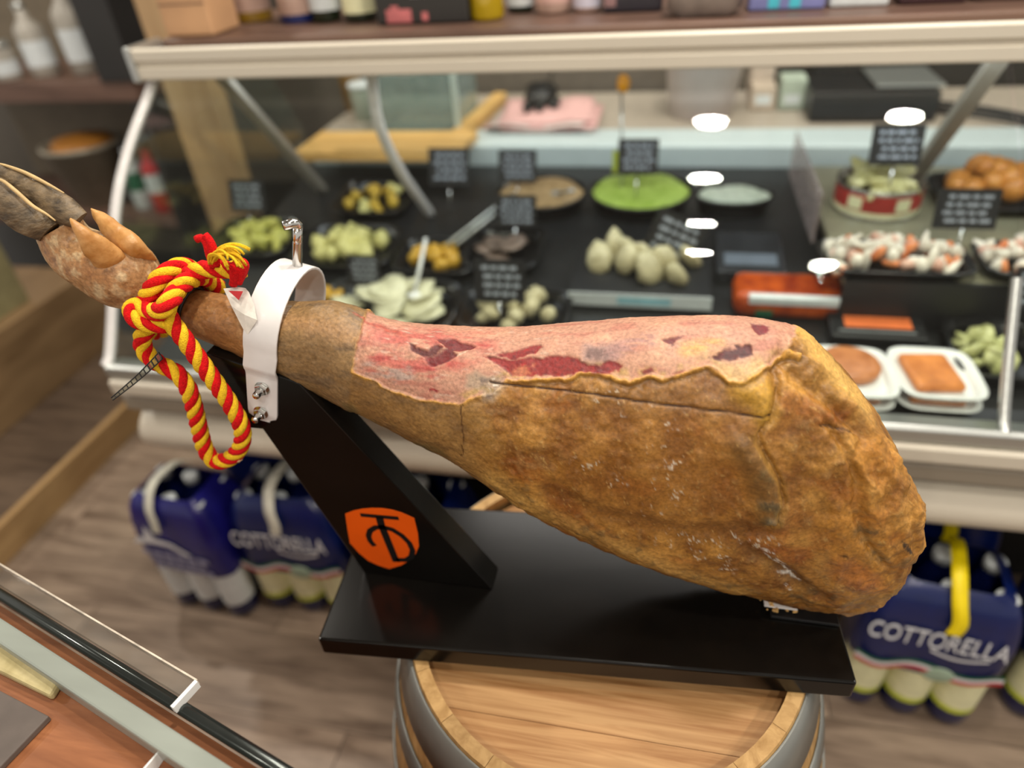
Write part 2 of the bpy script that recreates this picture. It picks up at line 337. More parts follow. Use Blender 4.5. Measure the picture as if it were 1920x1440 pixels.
HAM_F = {
 'PINK': [(287,-14),(291,5),(295,24),(300,47),(303,52),(321,54),(336,58),(351,62),(366,65),(387,66),(402,66),(411,61),(424,59),(434,57),(439,48),(446,45),(471,47),(500,47),(514,43),(530,43),(545,48),(560,52),(577,49),(590,50),(602,47),(619,43),(630,40),(639,44),(647,51),(658,52),(667,48),(679,41),(689,36),(695,31),(703,25),(710,18),(718,5),(724,-21)],
 'LIP': [(405,64),(411,61),(424,59),(434,57),(439,48),(446,45),(471,47),(500,47),(514,43),(530,43),(545,48),(560,52),(577,49),(590,50),(602,47),(619,43),(630,40),(639,44),(647,51),(658,52),(667,48),(679,41),(689,36),(695,31),(703,25),(712,21),(720,22)],
 'LIP2': [(303,52),(321,54),(336,58),(351,62),(366,65),(387,66),(402,66)],
 'CUFF': [(286,-21),(291,1),(295,19),(299,38),(301,52)],
 'M1': [(341,13),(352,17),(361,21),(366,14),(375,16),(370,23),(359,27),(347,22)],
 'M2': [(365,6),(380,3),(407,13),(397,19),(386,19),(389,25),(383,32),(365,35),(360,27),(370,23),(379,16)],
 'M3': [(430,23),(446,19),(465,15),(475,15),(467,23),(447,26)],
 'M4': [(415,22),(437,26),(457,26),(488,27),(508,30),(519,36),(530,38),(541,34),(554,40),(550,45),(535,45),(514,43),(500,46),(470,44),(447,41),(433,33)],
 'M5': [(588,18),(602,14),(611,13),(601,19),(599,23)],
 'M6': [(633,35),(646,28),(655,26),(653,23),(665,22),(671,30),(660,34),(643,37)],
 'M7': [(669,-3),(681,-3),(694,-3),(689,7),(680,11),(671,3)],
 'M8': [(569,45),(577,44),(582,47),(577,48)],
 'M9': [(600,46),(614,43),(611,45),(604,47)],
 'M10': [(372,55),(378,55),(380,57),(374,58)],
 'M11': [(280,0),(300,0),(324,-1),(341,7),(324,5),(301,5)],
 'REDCAST': [(296,6),(332,-4),(366,-11),(415,-10),(428,14),(387,41),(370,53),(340,51),(313,44)],
 'ORNG': [(447,27),(468,32),(467,42),(449,41)],
 'GREY1': [(521,26),(541,28)],
 'GREY2': [(414,47),(433,49),(431,56)],
 'GREY3': [(544,26),(559,22),(577,18)],
 'GREY4': [(313,44),(338,45),(349,46)],
 'YEL': [(613,26),(624,24),(639,21)],
 'HOLL': [(597,23),(619,20),(642,16),(651,21)],
 'FATCREAM': [(641,47),(652,48),(662,47),(676,41)],
 'YFAT': [(732,-20),(749,4),(761,13)],
 'YSPOT': [(662,55),(676,62),(678,71)],
 'CRACK': [(429,47),(451,50),(491,56),(531,62),(570,69),(609,73),(643,76),(666,78),(683,76)],
 'SEAM': [(405,66),(406,82),(408,102),(407,124)],
 'SEAM2': [(382,68),(380,83)],
 'FOLD': [(704,26),(694,39),(692,51),(689,62),(683,76)],
 'KNOBE': [(680,83),(669,93),(673,105),(681,119),(689,137),(689,158),(683,175),(674,182)],
 'KNOB': [(657,104),(669,124),(676,152),(678,172)],
 'KEDGE': [(662,93),(671,103),(678,117)],
 'UNDER': [(489,159),(531,179),(568,193),(604,201),(639,196),(671,189)],
 'STREAKF': [(657,217),(679,235),(701,261),(717,280)],
 'RG1': [(711,46),(725,51),(745,53),(763,52)],
 'RR1': [(753,39),(771,34),(780,42),(780,65)],
 'RG2': [(741,70),(754,83),(757,105),(753,142),(757,169),(768,186)],
 'RR2': [(754,78),(764,96),(762,126)],
 'RG3': [(787,30),(789,45),(782,70)],
 'RG4': [(706,35),(726,44),(740,43)],
 'CUT1': [(731,75),(748,67),(763,56)],
 'CUT2': [(732,203),(743,203)],
 'RR3': [(795,32),(780,77),(772,96)],
 'HOLLOWR': [(718,30),(741,37)],
 'BROWN': [(629,112),(655,111),(667,135)],
 'DKBR': [(593,99),(651,102),(630,85)],
 'GREENB': [(266,107),(298,110),(332,119),(372,137)],
 'OCHRB': [(438,154),(477,192),(530,223),(588,265),(647,295)],
 'BOTGREY': [(725,291),(748,228),(772,163),(701,302)],
 'BLACKSP': [(789,131),(789,136)],
 'CREV': [(701,320),(697,259),(688,242)],
 'KNEE': [(412,72),(424,86),(439,108)],
}
WHITE_SPOTS = [(582,77),(590,82),(600,78),(596,89),(583,111),(595,118),(602,123),(587,106),(592,141),(597,146),(602,152),(587,143),(587,216),(581,176),(536,65),(517,124),(527,120),(560,84),(550,143),(613,210),(622,221),(628,211),(634,222),(616,228),(634,230),(638,248),(666,208),(675,205),(679,208),(651,203),(657,202),(596,210),(544,64),(593,159),(570,176),(579,178)]
WHITE_LINES = [[(673,222),(681,231),(688,242),(694,254)],[(681,227),(690,235)],[(683,248),(692,254),(701,265)],[(688,266),(692,277)],[(669,214),(679,219)]]
ROPE_PATHS = [
 ([(-0.3454,0.4620,1.1075),(-0.3602,0.4620,1.1084),(-0.3756,0.4620,1.1083),(-0.3908,0.4600,1.1056),(-0.4057,0.4620,1.0978),(-0.4332,0.4760,1.0793)],),
 ([(-0.4176,0.5000,1.0726),(-0.4140,0.4850,1.0939),(-0.4064,0.4620,1.1091),(-0.4115,0.4460,1.1085),(-0.4213,0.4380,1.0981),(-0.4396,0.4400,1.0787),(-0.4572,0.4520,1.0583),(-0.4761,0.4750,1.0300),(-0.4738,0.4980,1.0232),(-0.4460,0.5080,1.0494),(-0.4176,0.5000,1.0726)],),
 ([(-0.4054,0.5000,1.0676),(-0.4006,0.4820,1.0885),(-0.3931,0.4580,1.1004),(-0.3942,0.4430,1.1018),(-0.4001,0.4340,1.0952),(-0.4071,0.4300,1.0842),(-0.4048,0.4280,1.0739),(-0.3996,0.4270,1.0619),(-0.3941,0.4260,1.0475),(-0.3859,0.4260,1.0200),(-0.3774,0.4260,0.9904),(-0.3744,0.4260,0.9619),(-0.3831,0.4260,0.9374),(-0.4027,0.4260,0.9175),(-0.4221,0.4270,0.9112),(-0.4277,0.4280,0.9268),(-0.4246,0.4290,0.9540),(-0.4211,0.4300,0.9799),(-0.4203,0.4310,1.0012),(-0.4269,0.4330,1.0145),(-0.4387,0.4330,1.0226),(-0.4490,0.4340,1.0288),(-0.4538,0.4360,1.0388),(-0.4507,0.4380,1.0504),(-0.4403,0.4410,1.0616),(-0.4293,0.4440,1.0693)],),
 ([(-0.4081,0.4310,1.0708),(-0.4136,0.4240,1.0737),(-0.4259,0.4220,1.0758),(-0.4340,0.4220,1.0811),(-0.4369,0.4260,1.0859),(-0.4319,0.4300,1.0870),(-0.4182,0.4260,1.0844),(-0.4008,0.4200,1.0915),(-0.3946,0.4240,1.0971),(-0.3959,0.4360,1.0989)],)]
TASSEL_RED = [([(-0.3680,0.4580,1.1126),(-0.3660,0.4560,1.1245),(-0.3656,0.4560,1.1351),(-0.3688,0.4560,1.1398),(-0.3735,0.4550,1.1387)],0.0042),([(-0.3640,0.4560,1.1148),(-0.3619,0.4550,1.1271),(-0.3611,0.4550,1.1376),(-0.3647,0.4560,1.1427)],0.0042),([(-0.3532,0.4560,1.1143),(-0.3447,0.4520,1.1147),(-0.3475,0.4520,1.1066),(-0.3514,0.4520,1.0994)],0.0048),([(-0.3463,0.4560,1.1170),(-0.3396,0.4540,1.1158),(-0.3421,0.4540,1.1083),(-0.3472,0.4540,1.1005)],0.0046),([(-0.3441,0.4580,1.1195),(-0.3378,0.4560,1.1173),(-0.3394,0.4560,1.1109),(-0.3416,0.4560,1.1073)],0.0042)]
TASSEL_YELLOW = [[(-0.3677,0.4550,1.1181),(-0.3596,0.4520,1.1286),(-0.3480,0.4500,1.1329),(-0.3395,0.4490,1.1308),(-0.3355,0.4490,1.1252)],[(-0.3666,0.4550,1.1172),(-0.3557,0.4500,1.1278),(-0.3442,0.4480,1.1321),(-0.3370,0.4470,1.1290),(-0.3360,0.4470,1.1234)],[(-0.3618,0.4570,1.1281),(-0.3516,0.4550,1.1313),(-0.3422,0.4540,1.1311),(-0.3377,0.4530,1.1270)]]
FLUFF = (-0.3915,0.4240,0.9193)
TIE_C = (-0.4188,0.4669,1.0639)
TIE_AX = (0.9381,0.0329,-0.3449)
TIE_UP = (0.3449,0.0000,0.9381)
TIE_SD = (0,1,0)
TIE_R = 0.0223
TIE_RS = 0.0212
TAIL = [(-0.4273,0.4240,1.0402),(-0.4362,0.4200,1.0330),(-0.4488,0.4140,1.0233),(-0.4601,0.4080,1.0155),(-0.4778,0.4020,1.0038)]
TAG_W = [(-0.3620,0.4520,1.0953),(-0.3493,0.4550,1.0958),(-0.3415,0.4530,1.0963),(-0.3370,0.4500,1.0941),(-0.3332,0.4460,1.0837),(-0.3307,0.4400,1.0732),(-0.3443,0.4380,1.0575),(-0.3482,0.4400,1.0690),(-0.3539,0.4440,1.0832),(-0.3473,0.4460,1.0865),(-0.3412,0.4400,1.0779)]
TAG_WF = [(0,1,9,8),(1,2,3,9),(3,4,10,9),(8,9,10,7),(10,4,5,6),(7,10,6)]
TAG_R = [(-0.3529,0.4455,1.0973),(-0.3389,0.4455,1.0975),(-0.3428,0.4415,1.0909)]
HOOF_EDGES = [[(-0.5418,0.4470,1.1863),(-0.5296,0.4475,1.1898),(-0.5197,0.4470,1.1812),(-0.5097,0.4465,1.1688),(-0.4987,0.4460,1.1614),(-0.4933,0.4460,1.1559)],[(-0.5479,0.4660,1.1973),(-0.5385,0.4660,1.1951),(-0.5244,0.4670,1.1890),(-0.5071,0.4660,1.1805),(-0.4911,0.4640,1.1728)]]

# ------------------------------------------------------------------ the cured ham
def catmull(tab, n, spread=None):
    t = np.array(tab, float); m = len(t)
    d = np.linalg.norm(np.diff(t[:, :3], axis=0), axis=1); s = np.concatenate([[0], np.cumsum(d)])
    tan = np.zeros_like(t)
    tan[1:-1] = (t[2:] - t[:-2]) / (s[2:] - s[:-2])[:, None]
    tan[0] = (t[1] - t[0]) / d[0]; tan[-1] = (t[-1] - t[-2]) / d[-1]
    q = np.linspace(0, s[-1], n); i = np.clip(np.searchsorted(s, q, side='right') - 1, 0, m - 2)
    h = (s[i + 1] - s[i])[:, None]; u = ((q - s[i]) / (s[i + 1] - s[i]))[:, None]
    return ((2*u**3 - 3*u**2 + 1) * t[i] + (u**3 - 2*u**2 + u) * h * tan[i]
            + (-2*u**3 + 3*u**2) * t[i + 1] + (u**3 - u**2) * h * tan[i + 1])
def loft_points(tab, nu, nv, box=1.0):
    """rings of points: centre + half-width vector + depth direction and ratio per station"""
    r = catmull(tab, nu)
    P = r[:, 0:3]; e1 = r[:, 3:6]; e2 = r[:, 6:9]; k = r[:, 9]
    w = np.linalg.norm(e1, axis=1); u1 = e1 / w[:, None]
    e2 = e2 - u1 * (e2 * u1).sum(1)[:, None]; e2 /= np.linalg.norm(e2, axis=1)[:, None]
    th = np.linspace(0, 2*np.pi, nv, endpoint=False)
    c, s = np.cos(th), np.sin(th)
    c = np.sign(c) * np.abs(c)**box; s = np.sign(s) * np.abs(s)**box
    pts = P[:, None] + w[:, None, None] * (c[None, :, None] * u1[:, None] + (k[:, None] * s[None])[..., None] * e2[:, None])
    return pts, th
def ham_grid(tab, nu, nv):
    pts, th = loft_points(tab, nu, nv, 0.88)
    ax = pts.mean(1); s = np.concatenate([[0], np.cumsum(np.linalg.norm(np.diff(ax, axis=0), axis=1))]) * 1000
    seg = np.linalg.norm(np.roll(pts, -1, 1) - pts, axis=2) * 1000
    g = np.concatenate([np.zeros((nu, 1)), np.cumsum(seg, 1)[:, :-1]], 1)
    tot = seg.sum(1)[:, None]
    g = np.where(g > tot / 2, g - tot, g)          # signed girth distance from the top ridge, front positive
    S = np.repeat(s[:, None], nv, 1)
    du = np.gradient(pts, axis=0); dv = (np.roll(pts, -1, 1) - np.roll(pts, 1, 1)) / 2
    n = np.cross(du, dv); n /= np.linalg.norm(n, axis=2)[..., None] + 1e-12
    if ((pts - ax[:, None]) * n).sum() < 0: n = -n
    return pts, S, g, n
def vnoise(p, seed=0):
    """smooth value noise in -1..1 at points p (n,3)"""
    i = np.floor(p).astype(np.int64); f = p - i; f = f * f * (3 - 2 * f)
    def h(a, b, c):
        x = (a * 73856093) ^ (b * 19349663) ^ (c * 83492791) ^ (seed * 2654435761 & 0x7fffffff)
        x = (x ^ (x >> 13)) * 1274126177 & 0x7fffffff
        x = (x ^ (x >> 15)) * 1103515245 & 0x7fffffff
        return ((x >> 7) & 0xffff) / 32767.5 - 1
    o = 0
    for a in (0, 1):
        for b in (0, 1):
            for c in (0, 1):
                o = o + h(i[:, 0] + a, i[:, 1] + b, i[:, 2] + c) * (f[:, 0] if a else 1 - f[:, 0]) * (f[:, 1] if b else 1 - f[:, 1]) * (f[:, 2] if c else 1 - f[:, 2])
    return o
def fbm(p, oct=4, seed=0):
    o = 0; a = 0.55
    for k in range(oct): o = o + a * vnoise(p * 2 ** k + 17.3 * k, seed + k); a *= 0.5
    return o
def sst(a, b, x):
    t = np.clip((x - a) / (b - a), 0, 1); return t * t * (3 - 2 * t)
def dpoly(S, G, pts):
    """distance to a polyline, and the signed side"""
    best = np.full(S.shape, 1e9); side = np.zeros(S.shape)
    for (x0, y0), (x1, y1) in zip(pts[:-1], pts[1:]):
        dx, dy = x1 - x0, y1 - y0; q = dx * dx + dy * dy + 1e-9
        t = np.clip(((S - x0) * dx + (G - y0) * dy) / q, 0, 1)
        d = np.hypot(S - x0 - t * dx, G - y0 - t * dy); sd = np.sign(dx * (G - y0) - dy * (S - x0))
        m = d < best; side = np.where(m, sd, side); best = np.where(m, d, best)
    return best, side
def inside(S, G, poly):
    r = np.zeros(S.shape, bool); n = len(poly)
    for i in range(n):
        (x0, y0), (x1, y1) = poly[i], poly[(i + 1) % n]
        c = ((y0 > G) != (y1 > G)) & (S < (x1 - x0) * (G - y0) / (y1 - y0 + 1e-9) + x0); r ^= c
    return r
def area(S, G, poly, soft):
    d, _ = dpoly(S, G, list(poly) + [poly[0]])
    return sst(-soft, soft, np.where(inside(S, G, poly), d, -d))
def dots(S, G, pts, r):
    d = np.full(S.shape, 1e9)
    for x, y in pts: d = np.minimum(d, np.hypot(S - x, G - y))
    return 1 - sst(r * 0.4, r, d)
def line(S, G, pts, r, hard=0.3): return 1 - sst(r * hard, r, dpoly(S, G, pts)[0])

NU, NV = 640, 440
hp, HS, HG, hn = ham_grid(HAM_STATIONS, NU, NV)
p3 = hp.reshape(-1, 3); S = HS.ravel(); G = HG.ravel(); N3 = hn.reshape(-1, 3)
F = HAM_F
# warp the pattern coordinates a little so that no edge is ruler-drawn
q3 = p3 * 1000
wS = S + 1.6 * vnoise(q3 / 9, 3) + 0.8 * vnoise(q3 / 4, 5); wG = G + 1.6 * vnoise(q3 / 9, 4) + 0.8 * vnoise(q3 / 4, 6)
mS = wS + 2.2 * vnoise(q3 / 6, 7) + 1.0 * vnoise(q3 / 2.2, 8); mG = wG + 1.3 * vnoise(q3 / 6, 9) + 0.8 * vnoise(q3 / 2.2, 10)
front = (G > -12)
pink_poly = F['PINK'] + [(700, -60), (640, -78), (520, -70), (420, -60), (340, -45), (292, -40)]
pink = area(wS, wG, pink_poly, 0.9)
n1 = fbm(q3 / 60, 4, 11); n2 = fbm(q3 / 22, 4, 21); n3 = fbm(q3 / 7, 4, 31); n4 = fbm(q3 / 2.2, 3, 41)
body = sst(380, 470, S)
# --- shape in millimetres along the surface normal
D = np.zeros(S.shape)
rind = 1 - pink
D += rind * body * (2.2 * n1 + 2.0 * n2 + 1.4 * n3) + rind * (1 - body) * (0.9 * n2 + 0.7 * n3)
rid = 1 - np.abs(fbm(q3 * np.array([1, 1, 0.55]) / 26, 4, 51)) * 2
right = sst(705, 740, S) * (G > 20)
D += right * rind * (3.2 * rid + 0.9 * n3)
D += 0.26 * n4 * rind
pk = pink * (0.7 * n2 + 0.55 * n3 + 0.22 * n4) - 1.3 * pink
D += pk
# cuff edge and rind lips stand proud of the trimmed fat
dl, _ = dpoly(wS, wG, F['LIP']); dl2, _ = dpoly(wS, wG, F['LIP2']); dc, _ = dpoly(wS, wG, F['CUFF'])
lip = np.exp(-(dl / 3.0) ** 2); lip2 = np.exp(-(dl2 / 2.0) ** 2); cuf = np.exp(-(dc / 1.8) ** 2)
D += rind * (2.0 * lip + 1.0 * lip2 + 1.4 * cuf)
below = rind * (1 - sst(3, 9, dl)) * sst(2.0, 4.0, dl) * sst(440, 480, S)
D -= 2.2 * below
D += 1.4 * rind * sst(230, 250, S) * (1 - sst(299, 303, S))          # thick collar left on at the shank
for k, dep, wd in (('M1', 2.2, 1.4), ('M2', 2.6, 1.6), ('M3', 1.4, 1.2), ('M4', 1.8, 1.6), ('M5', 1.2, 1.2), ('M6', 1.5, 1.4), ('M7', 0.8, 1.0)):
    D -= dep * area(mS, mG, F[k], wd) * (0.7 + 0.6 * n3)
D -= 1.8 * pink * line(S, G, F['HOLL'], 22, 0.1)
def groove(k, dep, wd): 
    global D
    D -= 1.5 * dep * np.exp(-(dpoly(wS, wG, F[k])[0] / wd) ** 2) * front
def ridge(k, h, wd): groove(k, -h, wd)
groove('FOLD', 4.0, 6); groove('UNDER', 2.6, 11); groove('STREAKF', 2.2, 8); groove('RG1', 3.0, 7); groove('RG2', 3.4, 6)
groove('RG3', 1.8, 4); groove('RG4', 2.6, 6); groove('HOLLOWR', 3.5, 16); groove('CREV', 2.2, 7)
ridge('RR1', 2.6, 7); ridge('RR2', 2.4, 6); ridge('RR3', 1.8, 6); ridge('KNOB', 5.0, 15); ridge('YSPOT', 4.5, 13); ridge('OCHRB', 1.4, 14); ridge('KNEE', 1.2, 10)
dk, sk = dpoly(wS, wG, F['KNOBE']); D -= 5.5 * np.exp(-(dk / 3.0) ** 2) * front
kl = sst(60, 0, dpoly(S, G, F['KNOBE'])[0]) * front * np.where(dpoly(S, G, F['FOLD'][-1:] + F['KNOBE'])[1] > 0, 1.0, 0.0)
D += 3.2 * kl * rind
groove('KEDGE', 1.8, 1.6)
crack = line(S + 0.5 * n3, G + 0.5 * n3, F['CRACK'], 1.25, 0.2); D -= 1.7 * crack
D -= 0.7 * line(S, G, F['CRACK'], 4, 0.0) * (dpoly(S, G, F['CRACK'])[1] > 0)
seam = line(wS, wG, F['SEAM'], 0.9) ; D -= 0.8 * seam; D -= 0.6 * line(wS, wG, F['SEAM2'], 0.8)
for k in ('CUT1', 'CUT2'): D -= 1.4 * line(wS, wG, F[k], 1.1)
pos = p3 + N3 * (D / 1000)[:, None]
# --- colour
C = np.zeros((len(S), 3)); C[:] = lin(166, 116, 52)
def mx(c, m, a=1.0):
    global C
    m = np.clip(m * a, 0, 1)[:, None]; C = C * (1 - m) + np.array(lin(*c)) * m
mx((204, 150, 74), sst(-0.05, 0.42, n2), 0.8); mx((118, 72, 30), sst(0.0, 0.42, -n2 + 0.4 * n3), 0.8)
mx((150, 78, 30), sst(0.1, 0.45, fbm(q3 / 34, 4, 23)) * body, 0.5)
mx((176, 136, 82), sst(0.15, 0.55, n3), 0.45); mx((120, 84, 42), sst(0.2, 0.6, -n3 + 0.3 * n4), 0.4)
mx((148, 96, 42), area(S, G, [(470, 75), (640, 60), (690, 70), (700, 170), (600, 190), (500, 160)], 30), 0.55 )
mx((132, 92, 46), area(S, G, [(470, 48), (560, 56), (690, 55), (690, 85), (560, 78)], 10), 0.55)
mx((196, 134, 52), right * sst(-0.2, 0.4, n1), 0.55)
mx((126, 84, 36), sst(0.25, 0.6, -rid + 0.5) * right, 0.35)
neck = (1 - sst(400, 450, S))
mx((142, 108, 64), neck, 0.8); mx((112, 84, 52), neck * sst(0, 0.5, fbm(q3 * np.array([0.4, 1, 1]) / 9, 4, 61)), 0.6)
mx((168, 128, 74), neck * sst(0.05, 0.5, n2), 0.6)
collar = neck * sst(195, 215, S) * (1 - sst(297, 303, S))
mx((138, 112, 78), collar, 0.55); mx((104, 84, 62), collar * sst(0.0, 0.4, fbm(q3 * np.array([0.25, 1, 1]) / 8, 4, 65)), 0.7)
mx((178, 136, 92), collar * np.exp(-((G - 22 + 6 * n2) / 9) ** 2), 0.7)
shank = 1 - sst(195, 215, S)
mx((164, 112, 66), shank, 0.7); mx((120, 78, 46), shank * sst(0.05, 0.45, n2), 0.7); mx((196, 150, 98), shank * sst(0.2, 0.6, n3), 0.5)
foot = 1 - sst(88, 100, S)
mx((172, 132, 90), foot, 0.75); mx((206, 182, 142), foot * sst(0.05, 0.4, n3 + 0.3 * n2), 0.75); mx((118, 84, 58), foot * sst(0.1, 0.45, -n3 + 0.4 * n4), 0.65)
mx((186, 124, 70), foot * sst(18, 40, np.abs(G)) * sst(-0.1, 0.3, n1), 0.5)
mx((92, 88, 56), dots(S, G, F['GREENB'], 30) * sst(-0.1, 0.35, n2), 0.75)
mx((192, 152, 84), line(S, G, F['OCHRB'], 26, 0.2), 0.6); mx((96, 80, 52), line(S, G, F['OCHRB'], 34, 0.3) * sst(0.05, 0.4, n3), 0.55)
mx((126, 98, 58), dots(S, G, F['BOTGREY'], 46) * sst(-0.15, 0.4, n2 + 0.4 * n3), 0.75)
mx((88, 70, 44), dots(S, G, F['BOTGREY'], 40) * sst(0.1, 0.5, n3), 0.6)
mx((170, 96, 50), dots(S, G, [F['BOTGREY'][1]], 34) * sst(-0.2, 0.3, n1), 0.5)
mx((120, 76, 34), line(S, G, F['UNDER'], 20, 0.1), 0.6); mx((104, 72, 34), line(S, G, F['STREAKF'], 16, 0.1), 0.6)  # fold shade painted as dark bands along the two lower grooves
mx((122, 88, 46), line(S, G, F['KNOB'], 20, 0.3), 0.8); mx((112, 92, 56), line(wS, wG, F['KNOB'][1:], 15, 0.2) * sst(-0.2, 0.3, n3), 0.9)
mx((72, 60, 42), dots(S, G, F['KNOB'][2:], 12) * sst(0, 0.4, n4 + n3), 0.6); mx((150, 142, 118), dots(S, G, F['KNOB'][3:], 8), 0.4)
mx((206, 160, 80), np.exp(-((dk - 3) / 2.5) ** 2) * (front), 0.3)
mx((206, 158, 60), line(S, G, F['YSPOT'], 22, 0.3), 0.75); mx((138, 94, 36), line(S, G, F['FOLD'], 7, 0.2), 0.6)  # second mix paints the shade of the fold into the colour
mx((222, 176, 96), line(S, G, F['YFAT'], 34, 0.25) * (G < 95), 0.9)
mx((140, 98, 36), line(S, G, F['HOLLOWR'], 24, 0.3), 0.6)
mx((170, 128, 66), line(S, G, F['KNEE'], 18, 0.2), 0.5)
edge = rind * np.maximum(np.maximum(lip, 0.9 * lip2), 0.8 * cuf)
mx((216, 160, 70), edge * sst(-0.6, 0.1, n3 + 0.4 * n4), 1.0); mx((96, 66, 30), below, 0.55)  # last mix paints shade under the rind lip
# trimmed face: pale fat, rosy streaks, dark lean
ps = q3 * np.array([0.32, 1, 1])
fat = pink
mx((204, 150, 124), fat); mx((224, 168, 136), fat * sst(0.0, 0.5, n2), 0.8); mx((188, 112, 96), fat * sst(0.1, 0.5, fbm(ps / 9, 4, 71)), 0.6)
mx((226, 176, 136), fat * sst(520, 640, S) * sst(-0.1, 0.4, n1), 0.6)
mx((196, 82, 76), fat * area(S, G, F['REDCAST'], 14) * sst(-0.35, 0.3, fbm(ps / 7, 4, 73)), 0.75)
mx((180, 64, 60), fat * area(S, G, F['REDCAST'], 10) * sst(0.15, 0.5, fbm(ps / 5, 4, 75)), 0.7)
mx((220, 186, 164), fat * sst(0.25, 0.5, fbm(ps / 4, 3, 77)) * (1 - sst(470, 520, S)), 0.6)
mx((176, 160, 150), fat * line(S, G, F['GREY4'], 12, 0.2) * sst(-0.2, 0.3, fbm(ps / 4, 4, 79)), 0.7)
mx((164, 136, 132), fat * line(mS, mG, F['GREY1'], 15, 0.1), 0.8); mx((122, 92, 86), fat * line(mS, mG, F['GREY1'], 8, 0.2) * sst(-0.2, 0.3, n3), 0.75)
mx((178, 132, 122), fat * line(S, G, F['GREY3'], 13, 0.2) * sst(-0.2, 0.3, fbm(ps / 4, 4, 81)), 0.9)
mx((186, 164, 138), line(mS, mG, F['GREY2'], 13, 0.3), 0.8); mx((112, 98, 96), line(mS, mG, F['GREY2'], 9, 0.1) * sst(-0.2, 0.25, n3), 0.8)
mx((232, 226, 212), line(S, G, F['GREY2'][1:], 7, 0.3) * sst(0.05, 0.25, n4), 0.9)
mx((220, 172, 96), fat * line(S, G, F['YEL'], 13, 0.1), 0.85); mx((206, 150, 130), fat * line(S, G, F['HOLL'], 24, 0.3) * sst(0, 0.4, fbm(ps / 5, 4, 83)), 0.6)
mx((228, 190, 132), fat * line(S, G, F['FATCREAM'], 14, 0.2), 0.8)
mx((206, 172, 92), fat * np.exp(-((dl - 4) / 3.5) ** 2) * sst(-0.3, 0.2, n3), 0.6)
for k, c in (('M1', (92, 44, 42)), ('M2', (112, 40, 42)), ('M3', (142, 44, 42)), ('M4', (146, 52, 50)), ('M5', (110, 38, 46)), ('M6', (84, 22, 36)), ('M7', (118, 46, 56)), ('M8', (130, 56, 52)), ('M9', (128, 60, 56)), ('M10', (140, 30, 40)), ('M11', (186, 84, 66))):
    a = area(mS, mG, F[k], 1.2 if k != 'M11' else 3)
    c = (int(c[0] * 1.02), int(c[1] * 0.68), int(c[2] * 0.72)) if k != 'M11' else c
    mx(c, a, 0.97); mx(tuple(min(255, int(v * 1.35) + 14) for v in c), a * sst(0.15, 0.5, fbm(ps / 3, 4, 91)), 0.35); mx((60, 20, 26), a * sst(0.15, 0.5, -n3), 0.45)
for k in ('M1', 'M2', 'M4', 'M6'): mx((70, 22, 26), line(mS, mG, F[k] + F[k][:1], 1.6) * sst(0.1, 0.4, n3), 0.5)
mx((214, 134, 96), area(wS, wG, F['ORNG'], 3) * sst(-0.15, 0.25, n3), 0.75)
mx((226, 196, 172), line(wS, wG, [F['M2'][3], F['M2'][5]], 1.0), 0.7)
mx((58, 28, 12), crack, 0.95); mx((78, 48, 22), seam, 0.8); mx((70, 42, 20), np.maximum(line(wS, wG, F['CUT1'], 1.2), line(wS, wG, F['CUT2'], 1.2)), 0.8)
mx((44, 38, 34), line(S, G, F['BLACKSP'], 5, 0.5) * sst(-0.3, 0.1, n4), 0.9)
ws_ = dots(S, G, WHITE_SPOTS, 12) * sst(0.24, 0.4, n4 * 0.75 + n3 * 0.6) * rind
mx((216, 206, 188), ws_, 0.7)
for l in WHITE_LINES: mx((218, 212, 202), line(wS + 1.2 * n4, wG + 1.2 * n4, l, 2.2, 0.2) * sst(-0.25, 0.1, n4), 0.8)
mx((214, 176, 104), rind * body * sst(0.42, 0.55, n4 + 0.25 * n3), 0.35)
C = C * (0.88 - 0.15 * fat)[:, None]
rough = np.clip(0.38 + 0.10 * n3 + 0.10 * fat - 0.05 * right, 0.2, 0.8)
verts = np.concatenate([pos, [pos[:NV].mean(0)], [pos[-NV:].mean(0)]])
ii = np.arange(NU - 1)[:, None] * NV; jj = np.arange(NV)[None]; j2 = (jj + 1) % NV
quads = np.stack([ii + jj, ii + j2, ii + NV + j2, ii + NV + jj], -1).reshape(-1, 4)
a0 = len(pos); k = np.arange(NV)
tris = [(a0, int((x + 1) % NV), int(x)) for x in k] + [(a0 + 1, int((NU-1)*NV + x), int((NU-1)*NV + (x + 1) % NV)) for x in k]
me = bpy.data.meshes.new('skin'); me.from_pydata(verts.tolist(), [], quads.tolist() + tris)
ca = me.color_attributes.new('tone', 'FLOAT_COLOR', 'POINT')
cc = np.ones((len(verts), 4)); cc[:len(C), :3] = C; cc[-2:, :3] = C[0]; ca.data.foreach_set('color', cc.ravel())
ra = me.attributes.new('gloss', 'FLOAT', 'POINT'); ra.data.foreach_set('value', np.concatenate([rough, [0.5, 0.5]]))
me.polygons.foreach_set('use_smooth', np.ones(len(me.polygons), bool))
bm = bmesh.new(); bm.from_mesh(me); bmesh.ops.recalc_face_normals(bm, faces=bm.faces); bm.to_mesh(me); bm.free()
hm = bpy.data.materials.new('cured_ham'); me.materials.append(hm); hm.use_nodes = True; nt = hm.node_tree; bs = nt.nodes['Principled BSDF']; L_ = nt.links.new
at = nt.nodes.new('ShaderNodeAttribute'); at.attribute_name = 'tone'; ag = nt.nodes.new('ShaderNodeAttribute'); ag.attribute_name = 'gloss'
tc = nt.nodes.new('ShaderNodeTexCoord'); nz = nt.nodes.new('ShaderNodeTexNoise'); nz.inputs['Scale'].default_value = 340; nz.inputs['Detail'].default_value = 6
L_(tc.outputs['Object'], nz.inputs['Vector'])
